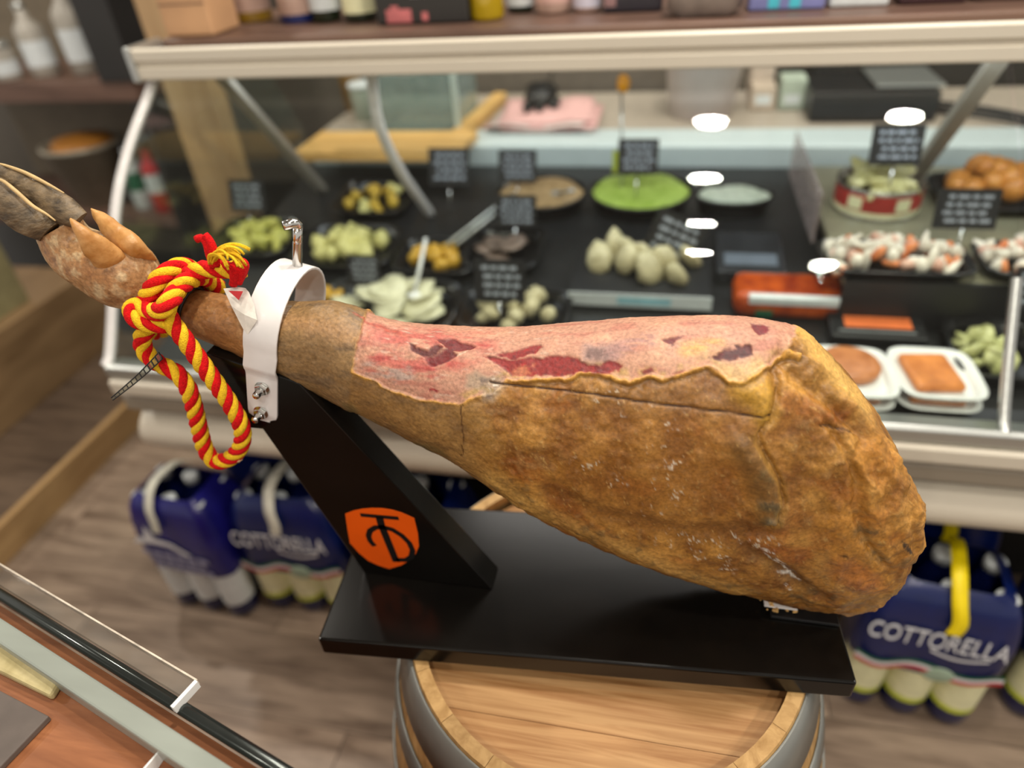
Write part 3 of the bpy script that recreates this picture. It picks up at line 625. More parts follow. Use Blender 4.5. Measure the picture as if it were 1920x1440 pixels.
hs = nt.nodes.new('ShaderNodeHueSaturation'); mp_ = nt.nodes.new('ShaderNodeMapRange'); mp_.inputs[1].default_value = 0.3; mp_.inputs[2].default_value = 0.7; mp_.inputs[3].default_value = 0.74; mp_.inputs[4].default_value = 1.26
L_(nz.outputs['Fac'], mp_.inputs[0]); L_(mp_.outputs[0], hs.inputs['Value']); L_(at.outputs['Color'], hs.inputs['Color'])
L_(hs.outputs[0], bs.inputs['Base Color']); L_(ag.outputs['Fac'], bs.inputs['Roughness'])
bp_ = nt.nodes.new('ShaderNodeBump'); bp_.inputs['Strength'].default_value = 0.55; bp_.inputs['Distance'].default_value = 0.0012
nz2 = nt.nodes.new('ShaderNodeTexNoise'); nz2.inputs['Scale'].default_value = 230; nz2.inputs['Detail'].default_value = 8; nz2.inputs['Roughness'].default_value = 0.65
L_(tc.outputs['Object'], nz2.inputs['Vector']); L_(nz2.outputs['Fac'], bp_.inputs['Height']); L_(bp_.outputs[0], bs.inputs['Normal'])
bs.inputs['Specular IOR Level'].default_value = 0.44
M['ham'] = hm
ham = empty('cured_ham', (0.0, 0.47, 0.75), 'whole dry-cured ham with trimmed pink top and golden rind, clamped on the black stand', 'ham')
def under(o, parent):
    o.parent = parent; o.matrix_parent_inverse = Matrix.Translation(-Vector(parent.location)); return o
sk_ = bpy.data.objects.new('rind', me); COL.objects.link(sk_); under(sk_, ham)
def lofted(name, tab, material, nu=40, nv=28, fn=None):
    pts, th = loft_points(tab, nu, nv, 1.0); mb = MB()
    if fn: pts = fn(pts)
    mb.grid([[tuple(p) for p in r] for r in pts], closed=True)
    mb.add([tuple(p) for p in pts[-1]], [tuple(range(nv))]); mb.add([tuple(p) for p in pts[0]], [tuple(range(nv))])
    return mb.build(name, material)
def rough_up(amp):
    def f(pts):
        s = pts.reshape(-1, 3); c = np.repeat(pts.mean(1)[:, None], pts.shape[1], 1).reshape(-1, 3)
        d = s - c; d /= np.linalg.norm(d, axis=1)[:, None] + 1e-9
        return (s + d * (amp * fbm(s * 90, 4, 5))[:, None]).reshape(pts.shape)
    return f
M['dewclaw'] = mat('amber_dewclaw', lin(196, 132, 62), 0.4, var=0.3, scale=70, bump=0.3, bscale=200, c2=lin(206, 156, 96))
for nm, tab, mt, lb in (('hoof', TOE_UPPER, M['hoof'], 'dark grey pointed hoof'), ('hoof', TOE_LOWER, M['hoof'], 'dark grey pointed hoof'),
                        ('dewclaw', DEW_FRONT, M['dewclaw'], 'small amber dewclaw'), ('dewclaw', DEW_BACK, M['dewclaw'], 'small amber dewclaw')):
    tag(under(lofted(nm, tab, mt, 60, 40, rough_up(0.0016)), ham), lb)

M['horn_edge'] = mat('pale_horn_edge', lin(196, 166, 116), 0.6, var=0.2, scale=120)
for P in HOOF_EDGES: under(MB().tube(smooth_path(P, 40)[0], [0.0006 + 0.0011 * math.sin(PI * k / 39) for k in range(40)], 8).build('hoof_edge', M['horn_edge'], label='pale worn edge of the hoof'), ham)
cr = MB(); q = random.Random(12)
for k in range(46):
    t = q.random(); x = 0.125 + 0.075 * t + q.uniform(-.004, .004); y = 0.462 + 0.012 * t + q.uniform(-.008, .006)
    cr.blob((x, y, 0.7475 + q.uniform(0, .004)), q.uniform(.001, .0034), q.uniform(.001, .003), q.uniform(.0008, .002), k, 6, 4, 0.4)
under(cr.build('crumbs', mat('tan_crumbs', lin(206, 164, 100), 0.7, var=0.25, scale=200), kind='stuff'), ham)

# ------------------------------------------------------------------ barrel
bar = empty('oak_barrel', (-0.035, 0.465, 0.0), 'pale oak barrel with grey metal hoops under the black ham stand', 'barrel')
BH = 0.714
def brad(z):      # stave profile
    t = (z - BH / 2) / (BH / 2); return 0.2125 + 0.062 * (1 - t * t)
NS = 22
zs = [0, 0.1, 0.2, 0.3, 0.4, 0.5, 0.58, 0.65, BH]
for i in range(NS):
    a0 = 2 * PI * i / NS + 0.0012; a1 = 2 * PI * (i + 1) / NS - 0.0012; mb = MB(); na = 4
    rows_o = [[((brad(z)) * math.cos(a0 + (a1 - a0) * k / na), brad(z) * math.sin(a0 + (a1 - a0) * k / na), z) for k in range(na + 1)] for z in zs]
    rows_i = [[((brad(z) - 0.0135) * math.cos(a0 + (a1 - a0) * k / na), (brad(z) - 0.0135) * math.sin(a0 + (a1 - a0) * k / na), z) for k in range(na + 1)] for z in zs]
    mb.grid(rows_o, True); mb.grid([r[::-1] for r in rows_i], True)
    mb.grid([rows_o[-1], rows_i[-1]], False); mb.grid([rows_i[0], rows_o[0]], False)
    mb.grid([[r[0] for r in rows_i], [r[0] for r in rows_o]], False); mb.grid([[r[-1] for r in rows_o], [r[-1] for r in rows_i]], False)
    mb.build('stave', M['oak_rim'], bar)
for k in range(6):     # head boards, grain along x
    w_ = 2 * 0.199 / 6; y0 = -0.199 + k * w_; y1 = y0 + w_ - 0.0006; poly = []
    for y in np.linspace(y0, y1, 9): poly.append((math.sqrt(max(0, 0.1995**2 - y * y)), y))
    poly = poly + [(-x, y) for x, y in poly[::-1]]
    mb = MB(); n = len(poly); z1 = BH - 0.024; mb.add([(x, y, z1 - 0.02) for x, y in poly] + [(x, y, z1) for x, y in poly],
        [tuple(range(n))[::-1], tuple(range(n, 2*n))] + [(i, (i+1) % n, (i+1) % n + n, i + n) for i in range(n)])
    mb.build('head_board', M['oak'], bar)
def hoop(z0, z1):
    pr = [(brad(z0) + 0.0005, z0), (brad(z0) + 0.0028, z0), (brad((z0+z1)/2) + 0.003, (z0+z1)/2), (brad(z1) + 0.0028, z1), (brad(z1) + 0.0005, z1)]
    mb = MB(); mb.lathe(pr, 96, cap=False); mb.build('hoop', M['hoop'], bar)
for a, b in ((BH - 0.056, BH - 0.004), (BH - 0.118, BH - 0.085), (BH - 0.235, BH - 0.2), (0.2, 0.235), (0.09, 0.125), (0.006, 0.052)): hoop(a, b)

# ------------------------------------------------------------------ ham stand
st = empty('ham_stand', (-0.320, 0.354, 0.714), 'black wooden ham stand with an orange shield emblem, on the barrel', 'ham stand', rz=0.0755)
BT = 0.026
MB().box(0, 0.5285, 0, 0.192, 0, BT).build('base', M['black_lacquer'], st, bevel=0.0028, seg=3)
# everything above the base is given in world metres and moved into the stand's frame
stI = (Matrix.Translation(st.location) @ Matrix.Rotation(0.0755, 4, 'Z')).inverted()
def in_stand(o):
    o.parent = st; o.matrix_parent_inverse = stI; return o
PY = 0.442
post = [(-0.303, 0.7405), (-0.153, 0.7405), (-0.3105, 1.006), (-0.3200, 1.010), (-0.396, 1.0335), (-0.400, 0.946), (-0.366, 0.946)]
in_stand(MB().prism(post, 0.030, Matrix.Translation((0, PY, 0))).build('upright', M['black_lacquer'], bevel=0.0012, seg=2))
def flat_xz(poly, y, d): return MB().prism(poly, d, Matrix.Translation((0, y, 0)))
sh = [(-0.304, 0.837), (-0.293, 0.8435), (-0.282, 0.848), (-0.2715, 0.8505), (-0.260, 0.852), (-0.250, 0.8515), (-0.240, 0.849), (-0.227, 0.8425),
      (-0.2265, 0.820), (-0.2285, 0.799), (-0.234, 0.786), (-0.241, 0.775), (-0.254, 0.763), (-0.270, 0.7535), (-0.282, 0.757), (-0.293, 0.763), (-0.302, 0.775), (-0.309, 0.790), (-0.307, 0.812)]
em = in_stand(tag(flat_xz(sh, PY - 0.0004, 0.0006).build('emblem', M['orange_print']), 'orange shield emblem with a black monogram'))
def stroke(path, wd):
    P = [Vector((x, 0, z)) for x, z in path]; l = []; r = []
    for i in range(len(P)):
        t = (P[min(i+1, len(P)-1)] - P[max(i-1, 0)]).normalized(); nn = Vector((-t.z, 0, t.x)) * wd / 2
        l.append(P[i] + nn); r.append(P[i] - nn)
    mb = MB()
    for i in range(len(P) - 1):
        mb.add([(p.x, PY - 0.0008, p.z) for p in (l[i], l[i+1], r[i+1], r[i])], [(0, 1, 2, 3)])
    return mb
mono = MB()
for path, wd in (([(-0.2865, 0.8385), (-0.2440, 0.8400)], 0.0052), ([(-0.2655, 0.8385), (-0.2655, 0.826), (-0.2590, 0.768)], 0.0085),
                 ([(-0.2800, 0.7905), (-0.2835, 0.798), (-0.2840, 0.806), (-0.2805, 0.815), (-0.2730, 0.8215), (-0.2640, 0.8235), (-0.2540, 0.821), (-0.2450, 0.8135), (-0.2385, 0.803), (-0.2365, 0.791), (-0.2400, 0.780), (-0.2470, 0.7735), (-0.2590, 0.7715)], 0.0065)):
    s_ = stroke(path, wd); mono.add(s_.v, s_.f)
mg = mono.build('monogram', M['black_print']); mg.parent = em; mg.matrix_parent_inverse = Matrix.Identity(4)
# spike plate under the butt
in_stand(MB().box(0.135, 0.200, 0.452, 0.512, 0.7405, 0.7445).build('spike_plate', M['black'], bevel=0.001))
in_stand(MB().lathe([(0.006, 0.744), (0.004, 0.775), (0.0004, 0.80)], 12, Matrix.Translation((0.165, 0.485, 0))).build('spike', M['steel']))
in_stand(MB().box(0.128, 0.160, 0.458, 0.480, 0.7500, 0.7515).build('white_plate', M['white_paint'], bevel=0.0006))
# clamp: strap over the shank, bolted to the upright
def ribbon(path, us, w0, th, mats, name):
    """strap: path points, strap width along vector us, thickness th"""
    P = [Vector(p) for p in path]; U = Vector(us).normalized(); rows = []
    for i in range(len(P)):
        t = (P[min(i+1, len(P)-1)] - P[max(i-1, 0)]).normalized(); nn = U.cross(t).normalized()
        wd = w0[i] if isinstance(w0, list) else w0
        rows.append([P[i] + U * wd / 2 + nn * th / 2, P[i] - U * wd / 2 + nn * th / 2, P[i] - U * wd / 2 - nn * th / 2, P[i] + U * wd / 2 - nn * th / 2])
    mb = MB(); mb.grid([[tuple(p) for p in r] for r in rows], True, closed=True)
    mb.add([tuple(p) for p in rows[0]], [(0, 1, 2, 3)]); mb.add([tuple(p) for p in rows[-1]], [(3, 2, 1, 0)])
    return mb
HC = Vector((-0.336, 0.490, 1.045)); HU = Vector((0.2735, 0, 0.9613)); HA = Vector((0.9613, 0.0337, -0.2735)).normalized(); HR = 0.0515
pth = [HC + HU * h + Vector((0, y - 0.490, 0)) for h, y in ((-0.0885, 0.4405), (-0.0868, 0.4405), (-0.083, 0.4405), (-0.078, 0.4405), (-0.034, 0.4405), (-0.030, 0.4398), (-0.0255, 0.4375), (-0.021, 0.4362))]
wds = [0.014, 0.0135, 0.027, 0.029] + [0.030] * 4
for k in range(24):
    a = math.radians(-10 + k * 10); pth.append(HC + HU * HR * math.sin(a) - Vector((0, HR, 0)) * math.cos(a)); wds.append(0.0305)
cl = in_stand(ribbon(pth, HA, wds, 0.0028, None, None).build('clamp', M['white_paint'], bevel=0.0007, label='white painted steel strap clamp'))
def sub(o, p):
    o.parent = p; o.matrix_parent_inverse = Matrix.Identity(4); return o
for h, s in ((-0.0465, 0.001), (-0.0775, -0.001)):
    c0 = HC + HU * h + HA * s; c0.y = 0.439
    T = Matrix.Translation(c0) @ Matrix.Rotation(PI / 2, 4, 'X') @ Matrix.Rotation(0.3, 4, 'Z')
    mb = MB(); mb.lathe([(0.0072, 0), (0.0072, 0.0008)], 20, T); mb.lathe([(0.0058, 0.0008), (0.0060, 0.0012), (0.0060, 0.0046), (0.0054, 0.0054)], 6, T)
    for f in range(len(mb.sm)): mb.sm[f] = False
    pr = [(0.0036, 0.0054)]
    for k in range(7): pr += [(0.0036, 0.0054 + k * 0.0011), (0.0031, 0.0054 + k * 0.0011 + 0.0005)]
    mb.lathe(pr + [(0.003, 0.0131)], 16, T); sub(mb.build('bolt', M['steel']), cl)
rb = HC + HU * 0.040 + HA * 0.004 + Vector((0, 0.012, 0))
T = Matrix.Translation(rb) @ HU.to_track_quat('Z', 'Y').to_matrix().to_4x4()
pr = [(0.0039, 0)]
for k in range(30): pr += [(0.0044, k * 0.0012 + 0.0003), (0.0037, k * 0.0012 + 0.0009)]
mb = MB(); mb.lathe(pr + [(0.0041, 0.037), (0.0041, 0.050)], 18, T)
e0 = rb + HU * 0.049
mb.tube([e0 - HU * 0.001, e0 + HU * 0.003, e0 + HU * 0.0052 + Vector((-0.0012, -0.0012, 0)), e0 + HU * 0.006 + Vector((-0.0038, -0.0036, 0)), e0 + HU * 0.006 + Vector((-0.0095, -0.0088, 0.0))], 0.0041, 16)
sub(mb.build('clamp_screw', M['steel'], label='threaded steel screw with a bent handle'), cl)

# ------------------------------------------------------------------ rope
rope = empty('rope', (-0.45, 0.43, 0.95), 'thick red and yellow twisted rope knotted round the ham shank, hanging in a loop', 'rope')
def lay_rope(P, rad=0.0078, pitch=0.039, phase=0.0, hand=1):
    L0 = sum((Vector(b) - Vector(a)).length for a, b in zip(P[:-1], P[1:])); n = max(24, int(L0 / 0.0012))
    C, L = smooth_path(P, n); nrm = None; fr = []
    for i in range(n):
        t = (C[min(i+1, n-1)] - C[max(i-1, 0)]).normalized()
        if nrm is None: nrm = t.orthogonal().normalized()
        nrm = (nrm - t * nrm.dot(t)).normalized(); fr.append((C[i], nrm.copy(), t.cross(nrm)))
    for k in range(4):
        path = []; 
        for i, (c, a, b) in enumerate(fr):
            an = phase + hand * 2 * PI * (i * L / (n - 1)) / pitch + k * PI / 2
            path.append(c + (a * math.cos(an) + b * math.sin(an)) * rad * 0.52)
        o = MB().tube(path, rad * 0.54, 10).build('strand', M['red_yarn'] if k % 2 == 0 else M['yellow_yarn'])
        under(o, rope)
for P in ROPE_PATHS: lay_rope(*P)
red_end, ylw_end = MB(), MB()
for P, r in TASSEL_RED: red_end.tube(smooth_path(P, 16)[0], [r * (0.75 + 0.25 * math.sin(PI * min(1, k / 12))) for k in range(16)], 10)
q = random.Random(4)
for P in TASSEL_YELLOW:
    for k in range(7):
        j = Vector((q.uniform(-.002, .002), q.uniform(-.003, .003), q.uniform(-.002, .002)))
        ylw_end.tube(smooth_path([Vector(p) + j * (0.6 + 0.9 * i) for i, p in enumerate(P)], 12)[0], 0.0010, 6)
under(red_end.build('frayed_end', M['red_yarn']), rope); under(ylw_end.build('frayed_end', M['yellow_yarn']), rope)
under(MB().blob(FLUFF, 0.0045, 0.003, 0.0025, 3, amp=0.4).build('fluff', mat('tan_fluff', lin(214, 178, 132), 0.9)), rope)
# black ties round the shank, and the tail of a cable tie
tie = empty('cable_tie', TIE_C, 'black cable tie bound tightly round the ham shank beside the rope', 'cable tie')
for k in range(3):
    ring = [Vector(TIE_C) + Vector(TIE_AX) * (k - 1) * 0.0038 + Vector(TIE_UP) * (TIE_R + 0.0006 * (k == 1)) * math.cos(a) + Vector(TIE_SD) * TIE_RS * math.sin(a) for a in np.linspace(0, 2 * PI, 40, endpoint=False)]
    under(MB().tube(ring, 0.0019, 8, closed=True).build('band', M['black']), tie)
tl = empty('cable_tie_tail', TAIL[0], 'ribbed translucent tail of a cable tie hanging from the rope', 'cable tie')
C, L = smooth_path(TAIL, 60); dirn = (C[-1] - C[0]).normalized(); side = dirn.cross(Vector((0, -0.78, 0.6))).normalized()
mb = MB(); rows = []
for i, c in enumerate(C):
    hw = 0.0034 * (1 - 0.6 * i / 59)
    rows.append([tuple(c - side * hw), tuple(c + side * hw)])
mb.grid(rows, True); under(mb.build('strap', glass_mat('smoky_nylon', (0.62, 0.6, 0.52), 1.5, 0.1, 0.25, lin(120, 118, 100))), tl)
rb_ = MB()
for i in range(0, 60, 5):
    c = C[i]; hw = 0.0036 * (1 - 0.6 * i / 59); rb_.tube([c - side * hw, c + side * hw], 0.0008 * (1 - i / 120), 6)
for s_ in (-1, 1): rb_.tube([c + side * s_ * 0.0034 * (1 - 0.6 * i / 59) for i, c in enumerate(C)], 0.0006, 6)
under(rb_.build('ridges', M['black']), tl)
# paper tag
tg_ = empty('paper_tag', TAG_W[0], 'crumpled white paper tag with a red corner tucked beside the clamp', 'tag')
under(MB().add(TAG_W, TAG_WF).build('sheet', mat('soiled_paper', lin(226, 220, 210), 0.7, var=0.12, scale=160)), tg_)
under(MB().add(TAG_R, [(0, 1, 2)]).build('red_corner', M['red_print']), tg_)

# ------------------------------------------------------------------ refrigerated serve-over counter
def dk(y): return 0.64 + 0.126 * (y - 0.88)
XL, XR = -0.98, 1.45
ctr = empty('display_counter', (0.2, 0.84, 0.0), 'long glass-fronted chilled deli counter with a cream top rail and bumper', 'counter')
def kid(o, p=None):
    p = p or ctr; o.parent = p; o.matrix_parent_inverse = p.matrix_basis.inverted() if p is ctr else Matrix.Identity(4); return o
ctr_inv = Matrix.Translation(-Vector(ctr.location))
def ck(o, label=None):
    o.parent = ctr; o.matrix_parent_inverse = ctr_inv; return tag(o, label)
def csub(o, p, label=None):
    o.parent = p; o.matrix_parent_inverse = Matrix.Identity(4); return tag(o, label)
def extr(poly, x0=XL, x1=XR):
    """profile in (y,z) run along x"""
    n = len(poly); mb = MB(); vs = [(x0, y, z) for y, z in poly] + [(x1, y, z) for y, z in poly]
    mb.add(vs, [tuple(range(n)), tuple(range(2*n-1, n-1, -1))] + [(i, (i+1) % n, (i+1) % n + n, i + n) for i in range(n)]); return mb
ck(extr([(1.20, 0.0), (1.88, 0.0), (1.88, 0.60), (1.15, 0.60), (1.15, 0.62), (0.875, 0.62), (0.875, 0.48), (1.20, 0.46)]).build('body', M['dark']))
ck(extr([(0.836, 0.632), (0.832, 0.637), (0.832, 0.660), (0.838, 0.664), (0.90, 0.664), (0.90, 0.632)]).build('lower_rail', M['cream'], bevel=0.002))
ck(extr([(0.842, 0.6655), (0.838, 0.670), (0.838, 0.690), (0.846, 0.694), (0.885, 0.682), (0.885, 0.6655)]).build('glass_rail', M['alu'], bevel=0.002))
ck(extr([(0.848, 0.586), (0.845, 0.592), (0.845, 0.616), (0.850, 0.621), (0.874, 0.621), (0.874, 0.586)]).build('front_trim', M['taupe'], bevel=0.002))
bp = [(0.874, 0.478)] + [(0.872 - 0.030 * math.sin(PI * t) ** 0.6, 0.480 + 0.078 * t) for t in np.linspace(0.04, 0.96, 11)] + [(0.874, 0.562)]
o = extr(bp).build('bumper', M['cream']); ck(o)
for f in o.data.polygons: f.use_smooth = False
# deck, ledge, worktop
ck(extr([(0.886, dk(0.886)), (1.75, dk(1.75)), (1.75, dk(1.75) - 0.03), (0.886, 0.61)], XL + 0.01).build('deck', mat('dark_deck', lin(34, 34, 35), 0.35, var=0.15)))
M['ice_white'] = mat('pale_blue_white_enamel', lin(206, 220, 222), 0.35, var=0.03)
ck(extr([(1.752, 0.72), (1.752, 0.799), (1.756, 0.803), (1.89, 0.803), (1.89, 0.72)], -0.97).build('ledge', M['ice_white'], bevel=0.002))
ck(extr([(1.891, 0.74), (1.891, 0.80), (2.28, 0.80), (2.28, 0.74)], -1.0).build('worktop', mat('beige_stone_top', lin(172, 160, 146), 0.4, var=0.08, scale=25)))
# top rail
rail = ck(extr([(1.203, 1.098), (1.200, 1.101), (1.200, 1.120), (1.206, 1.122), (1.206, 1.128), (1.199, 1.131), (1.199, 1.149), (1.204, 1.153), (1.298, 1.136), (1.298, 1.10), (1.26, 1.096)]).build('top_rail', M['cream'], bevel=0.0015))
ck(MB().box(XL - 0.014, XL, 1.196, 1.30, 1.094, 1.156).build('rail_end_cap', M['alu'], bevel=0.004))
shelf = ck(extr([(1.300, 1.131), (1.300, 1.1475), (1.306, 1.150), (1.66, 1.150), (1.66, 1.131)], -0.985).build('shelf', M['shelf_wood'], bevel=0.0015), 'dark brown wooden shelf on top of the counter')
# curved glass
cv = [(0.846, 0.690), (0.862, 0.700), (0.925, 0.786), (0.968, 0.850), (1.005, 0.905), (1.048, 0.953), (1.100, 0.998), (1.150, 1.034), (1.2, 1.066), (1.226, 1.084), (1.24, 1.098)]
cs, _ = smooth_path([(0, y, z) for y, z in cv], 40)
def pane(x0, x1, name):
    a = []; 
    for i, c in enumerate(cs):
        t = (cs[min(i+1, 39)] - cs[max(i-1, 0)]).normalized(); n = Vector((0, -t.z, t.y)) * 0.003
        a.append((c + n, c - n))
    mb = MB(); mb.grid([[(x0, p.y, p.z), (x1, p.y, p.z)] for p, q in a]); mb.grid([[(x1, q.y, q.z), (x0, q.y, q.z)] for p, q in a])
    mb.grid([[(x0, q.y, q.z), (x0, p.y, p.z)] for p, q in a], False); mb.grid([[(x1, p.y, p.z), (x1, q.y, q.z)] for p, q in a], False)
    return ck(mb.build(name, M['glass']))
pane(XL + 0.006, 0.488, 'glass_pane'); pane(0.494, XR, 'glass_pane')
def trim_at(x, wd, m, name, n0=0, n1=40, th=0.005):
    rows = []
    for i in range(n0, n1):
        c = cs[i]; t = (cs[min(i+1, 39)] - cs[max(i-1, 0)]).normalized(); n = Vector((0, -t.z, t.y)) * th
        rows.append([(x - wd/2, *(c + n)[1:]), (x + wd/2, *(c + n)[1:]), (x + wd/2, *(c - n)[1:]), (x - wd/2, *(c - n)[1:])])
    mb = MB(); mb.grid(rows, True, closed=True); mb.add(rows[0], [(0, 1, 2, 3)]); mb.add(rows[-1], [(0, 1, 2, 3)])
    return ck(mb.build(name, m))
trim_at(XL, 0.016, M['white_paint'], 'glass_edge_trim'); trim_at(0.491, 0.012, M['alu'], 'glass_joint', 0, 16)
# left end pane
ep = [(y, z) for _, y, z in [tuple(c) for c in cs]]; poly = [(1.75, 0.70)] + [(0.90, 0.66)] + ep + [(1.60, 1.10), (1.75, 0.86)]
ck(extr(poly, XL - 0.003, XL + 0.003).build('end_pane', M['glass']))
# supports under the shelf
M['grey_alu'] = mat('grey_anodised', lin(168, 162, 152), 0.4, 0.3, var=0.05)
def bar(a, b, wx, wt, m, name):
    a, b = Vector(a), Vector(b); t = (b - a).normalized(); ux = Vector((1, 0, 0)); n = t.cross(ux).normalized(); mb = MB()
    q = [p + ux * sx * wx + n * sy * wt for p in (a, b) for sx, sy in ((-1, -1), (1, -1), (1, 1), (-1, 1))]
    mb.add(q, [(0, 1, 2, 3), (7, 6, 5, 4), (0, 4, 5, 1), (1, 5, 6, 2), (2, 6, 7, 3), (3, 7, 4, 0)]); return ck(mb.build(name, m, bevel=0.002))
bar((-0.88, 1.29, 1.10), (-0.88, 1.60, 0.735), 0.014, 0.008, M['grey_alu'], 'support_arm'); bar((0.530, 1.326, 1.130), (0.530, 1.618, 0.770), 0.015, 0.01, M['grey_alu'], 'support_arm')
arm = smooth_path([(-0.55, 1.285, 1.096), (-0.55, 1.272, 1.04), (-0.55, 1.278, 0.985), (-0.55, 1.345, 0.88), (-0.55, 1.44, 0.775), (-0.55, 1.49, 0.722)], 30)[0]
ck(MB().tube(arm, 0.011, 12).build('curved_tube', M['white_paint']), 'white curved tube inside the counter')  # plain white tube curving from the rail down to the deck

# ------------------------------------------------------------------ food in the counter
M['tray_black'] = mat('black_tray', lin(20, 20, 21), 0.22, var=0.1)
def tray_mesh(w, d, h, th=0.003, flare=0.88, round_=0.2):
    n = 28; mb = MB(); rows = []
    def ring(sx, sy, z):
        r = []
        for i in range(n):
            a = 2 * PI * i / n; c, s = math.cos(a), math.sin(a)
            r.append((sx * math.copysign(abs(c) ** round_, c), sy * math.copysign(abs(s) ** round_, s), z))
        return r
    for sx, sy, z in ((w/2*flare, d/2*flare, 0), (w/2, d/2, h), (w/2 + 0.004, d/2 + 0.004, h), (w/2 + 0.004, d/2 + 0.004, h + 0.002), (w/2 - th, d/2 - th, h + 0.002), (w/2*flare - th, d/2*flare - th, th)): rows.append(ring(sx, sy, z))
    mb.grid(rows, True, closed=True); mb.add(rows[0], [tuple(range(n))]); mb.add(rows[-1], [tuple(range(n))])
    for i in range(len(mb.sm)): mb.sm[i] = True
    return mb
def tray(x, y, w, d, h, label, m=None, group=None, z=None, name='serving_tray', rz=0.0, round_=0.45):
    o = tray_mesh(w, d, h, round_=round_).build(name, m or M['tray_black'], loc=(x, y, (dk(y) if z is None else z) + 0.001))
    if z is None: o.rotation_euler = (0.125, 0, rz)
    else: o.rotation_euler = (0, 0, rz)
    return tag(o, label, 'tray', group)
def heap(name, cat, label, group, meshes, n, x, y, w, d, z, hgt, seed, size=1.0, flat=False):
    q = random.Random(seed)
    for k in range(n):
        r = math.sqrt(q.random()) if k else 0; a = k * 2.4 + q.uniform(-.3, .3)
        px, py = r * math.cos(a) * w / 2, r * math.sin(a) * d / 2
        o = bpy.data.objects.new(name, meshes[k % len(meshes)]); COL.objects.link(o)
        o.location = (x + px, y + py, z + (dk(y + py) - dk(y)) + hgt * (1 - r * r) + q.uniform(0, 0.006))
        t = 0.35 if flat else 1.2
        o.rotation_euler = (q.uniform(-t, t), q.uniform(-t, t), q.uniform(0, 6.28)); s = size * q.uniform(0.85, 1.15); o.scale = (s, s, s)
        tag(o, label, cat, group)
def chunk(name, m, rx, ry, rz, seeds=(1, 2, 3), amp=0.2): return [MB().blob((0, 0, 0), rx, ry, rz, s, 8, 5, amp).mesh(name, m) for s in seeds]
food = lambda n, a, b, r=0.35: mat(n, a, r, var=0.2, scale=50, c2=b, bump=0.1)
F_zuc = food('courgette_flesh', lin(168, 170, 66), lin(212, 206, 110)); F_art = food('artichoke_flesh', lin(196, 190, 112), lin(226, 218, 146))
F_mus = food('yellow_pepper', lin(196, 152, 20), lin(222, 190, 80)); F_gold = food('golden_pepper', lin(192, 140, 16), lin(214, 170, 60))
F_che = food('pale_cheese', lin(212, 208, 172), lin(228, 224, 192)); F_bei = food('beige_mushroom', lin(184, 172, 132), lin(208, 198, 160))
F_sea = food('white_seafood', lin(226, 214, 196), lin(236, 228, 214)); F_crab = food('orange_surimi', lin(222, 110, 56), lin(232, 150, 96)); F_ros = food('rosy_seafood', lin(206, 150, 130), lin(222, 180, 160))
F_oran = food('golden_croquette', lin(206, 128, 48), lin(226, 156, 78)); F_brd = food('crumbed_orange', lin(206, 118, 52), lin(224, 140, 70)); F_bur = food('crumbed_tan', lin(188, 112, 62), lin(206, 134, 84))
F_cab = food('pale_green_cabbage', lin(176, 178, 110), lin(206, 206, 150))
TG = 'black trays of antipasti'
tray(-0.935, 1.344, 0.20, 0.17, 0.026, 'black tray of yellow-green courgette slices at the left end of the deck')
heap('courgette_slice', 'vegetable', 'yellow-green courgette slice heaped in the tray at the left end', 'courgette slices in the left tray', chunk('courgette_slice', F_zuc, 0.024, 0.020, 0.009), 16, -0.935, 1.344, 0.15, 0.12, dk(1.344) + 0.014, 0.016, 1)
tray(-0.690, 1.312, 0.23, 0.17, 0.026, 'black tray of pale artichoke hearts right of the courgettes')
heap('artichoke_heart', 'vegetable', 'pale yellow artichoke heart in the second tray of the left pair', 'artichoke hearts', chunk('artichoke_heart', F_art, 0.024, 0.019, 0.015), 17, -0.690, 1.312, 0.17, 0.12, dk(1.312) + 0.016, 0.016, 2)
tray(-0.704, 1.535, 0.19, 0.17, 0.026, 'black tray of yellow pepper pieces in the back row at the left')
heap('pepper_piece', 'vegetable', 'yellow pepper piece in the back-row tray at the left', 'yellow pepper pieces at the back', chunk('pepper_piece', F_mus, 0.018, 0.014, 0.008) + chunk('pepper_piece', F_art, 0.015, 0.013, 0.011, (5,)), 16, -0.704, 1.535, 0.14, 0.12, dk(1.535) + 0.015, 0.014, 3)
tray(-0.470, 1.285, 0.18, 0.13, 0.026, 'small black tray of golden pepper chunks beside the artichokes')
heap('golden_pepper_chunk', 'vegetable', 'golden pepper chunk in the small tray beside the artichokes', 'golden pepper chunks', chunk('golden_pepper_chunk', F_gold, 0.019, 0.016, 0.014), 11, -0.470, 1.285, 0.13, 0.08, dk(1.285) + 0.016, 0.010, 4)
tray(-0.528, 1.118, 0.29, 0.17, 0.022, 'wide black tray of sliced white cheese behind the ham shank')
heap('cheese_slice', 'cheese', 'off-white cheese slice fanned in the wide tray behind the ham shank', 'white cheese slices', chunk('cheese_slice', F_che, 0.042, 0.034, 0.005, (1, 2), 0.06), 20, -0.520, 1.118, 0.20, 0.11, dk(1.118) + 0.014, 0.026, 5, flat=True)
tray(-0.268, 1.118, 0.21, 0.14, 0.022, 'black tray of beige mushrooms right of the white cheese')
heap('mushroom', 'vegetable', 'beige marinated mushroom in the tray right of the white cheese', 'beige mushrooms', chunk('mushroom', F_bei, 0.021, 0.017, 0.013), 18, -0.268, 1.118, 0.16, 0.10, dk(1.118) + 0.016, 0.014, 6)
tray(-0.665, 1.125, 0.07, 0.09, 0.022, 'narrow black tray of amber olives beside the white cheese')
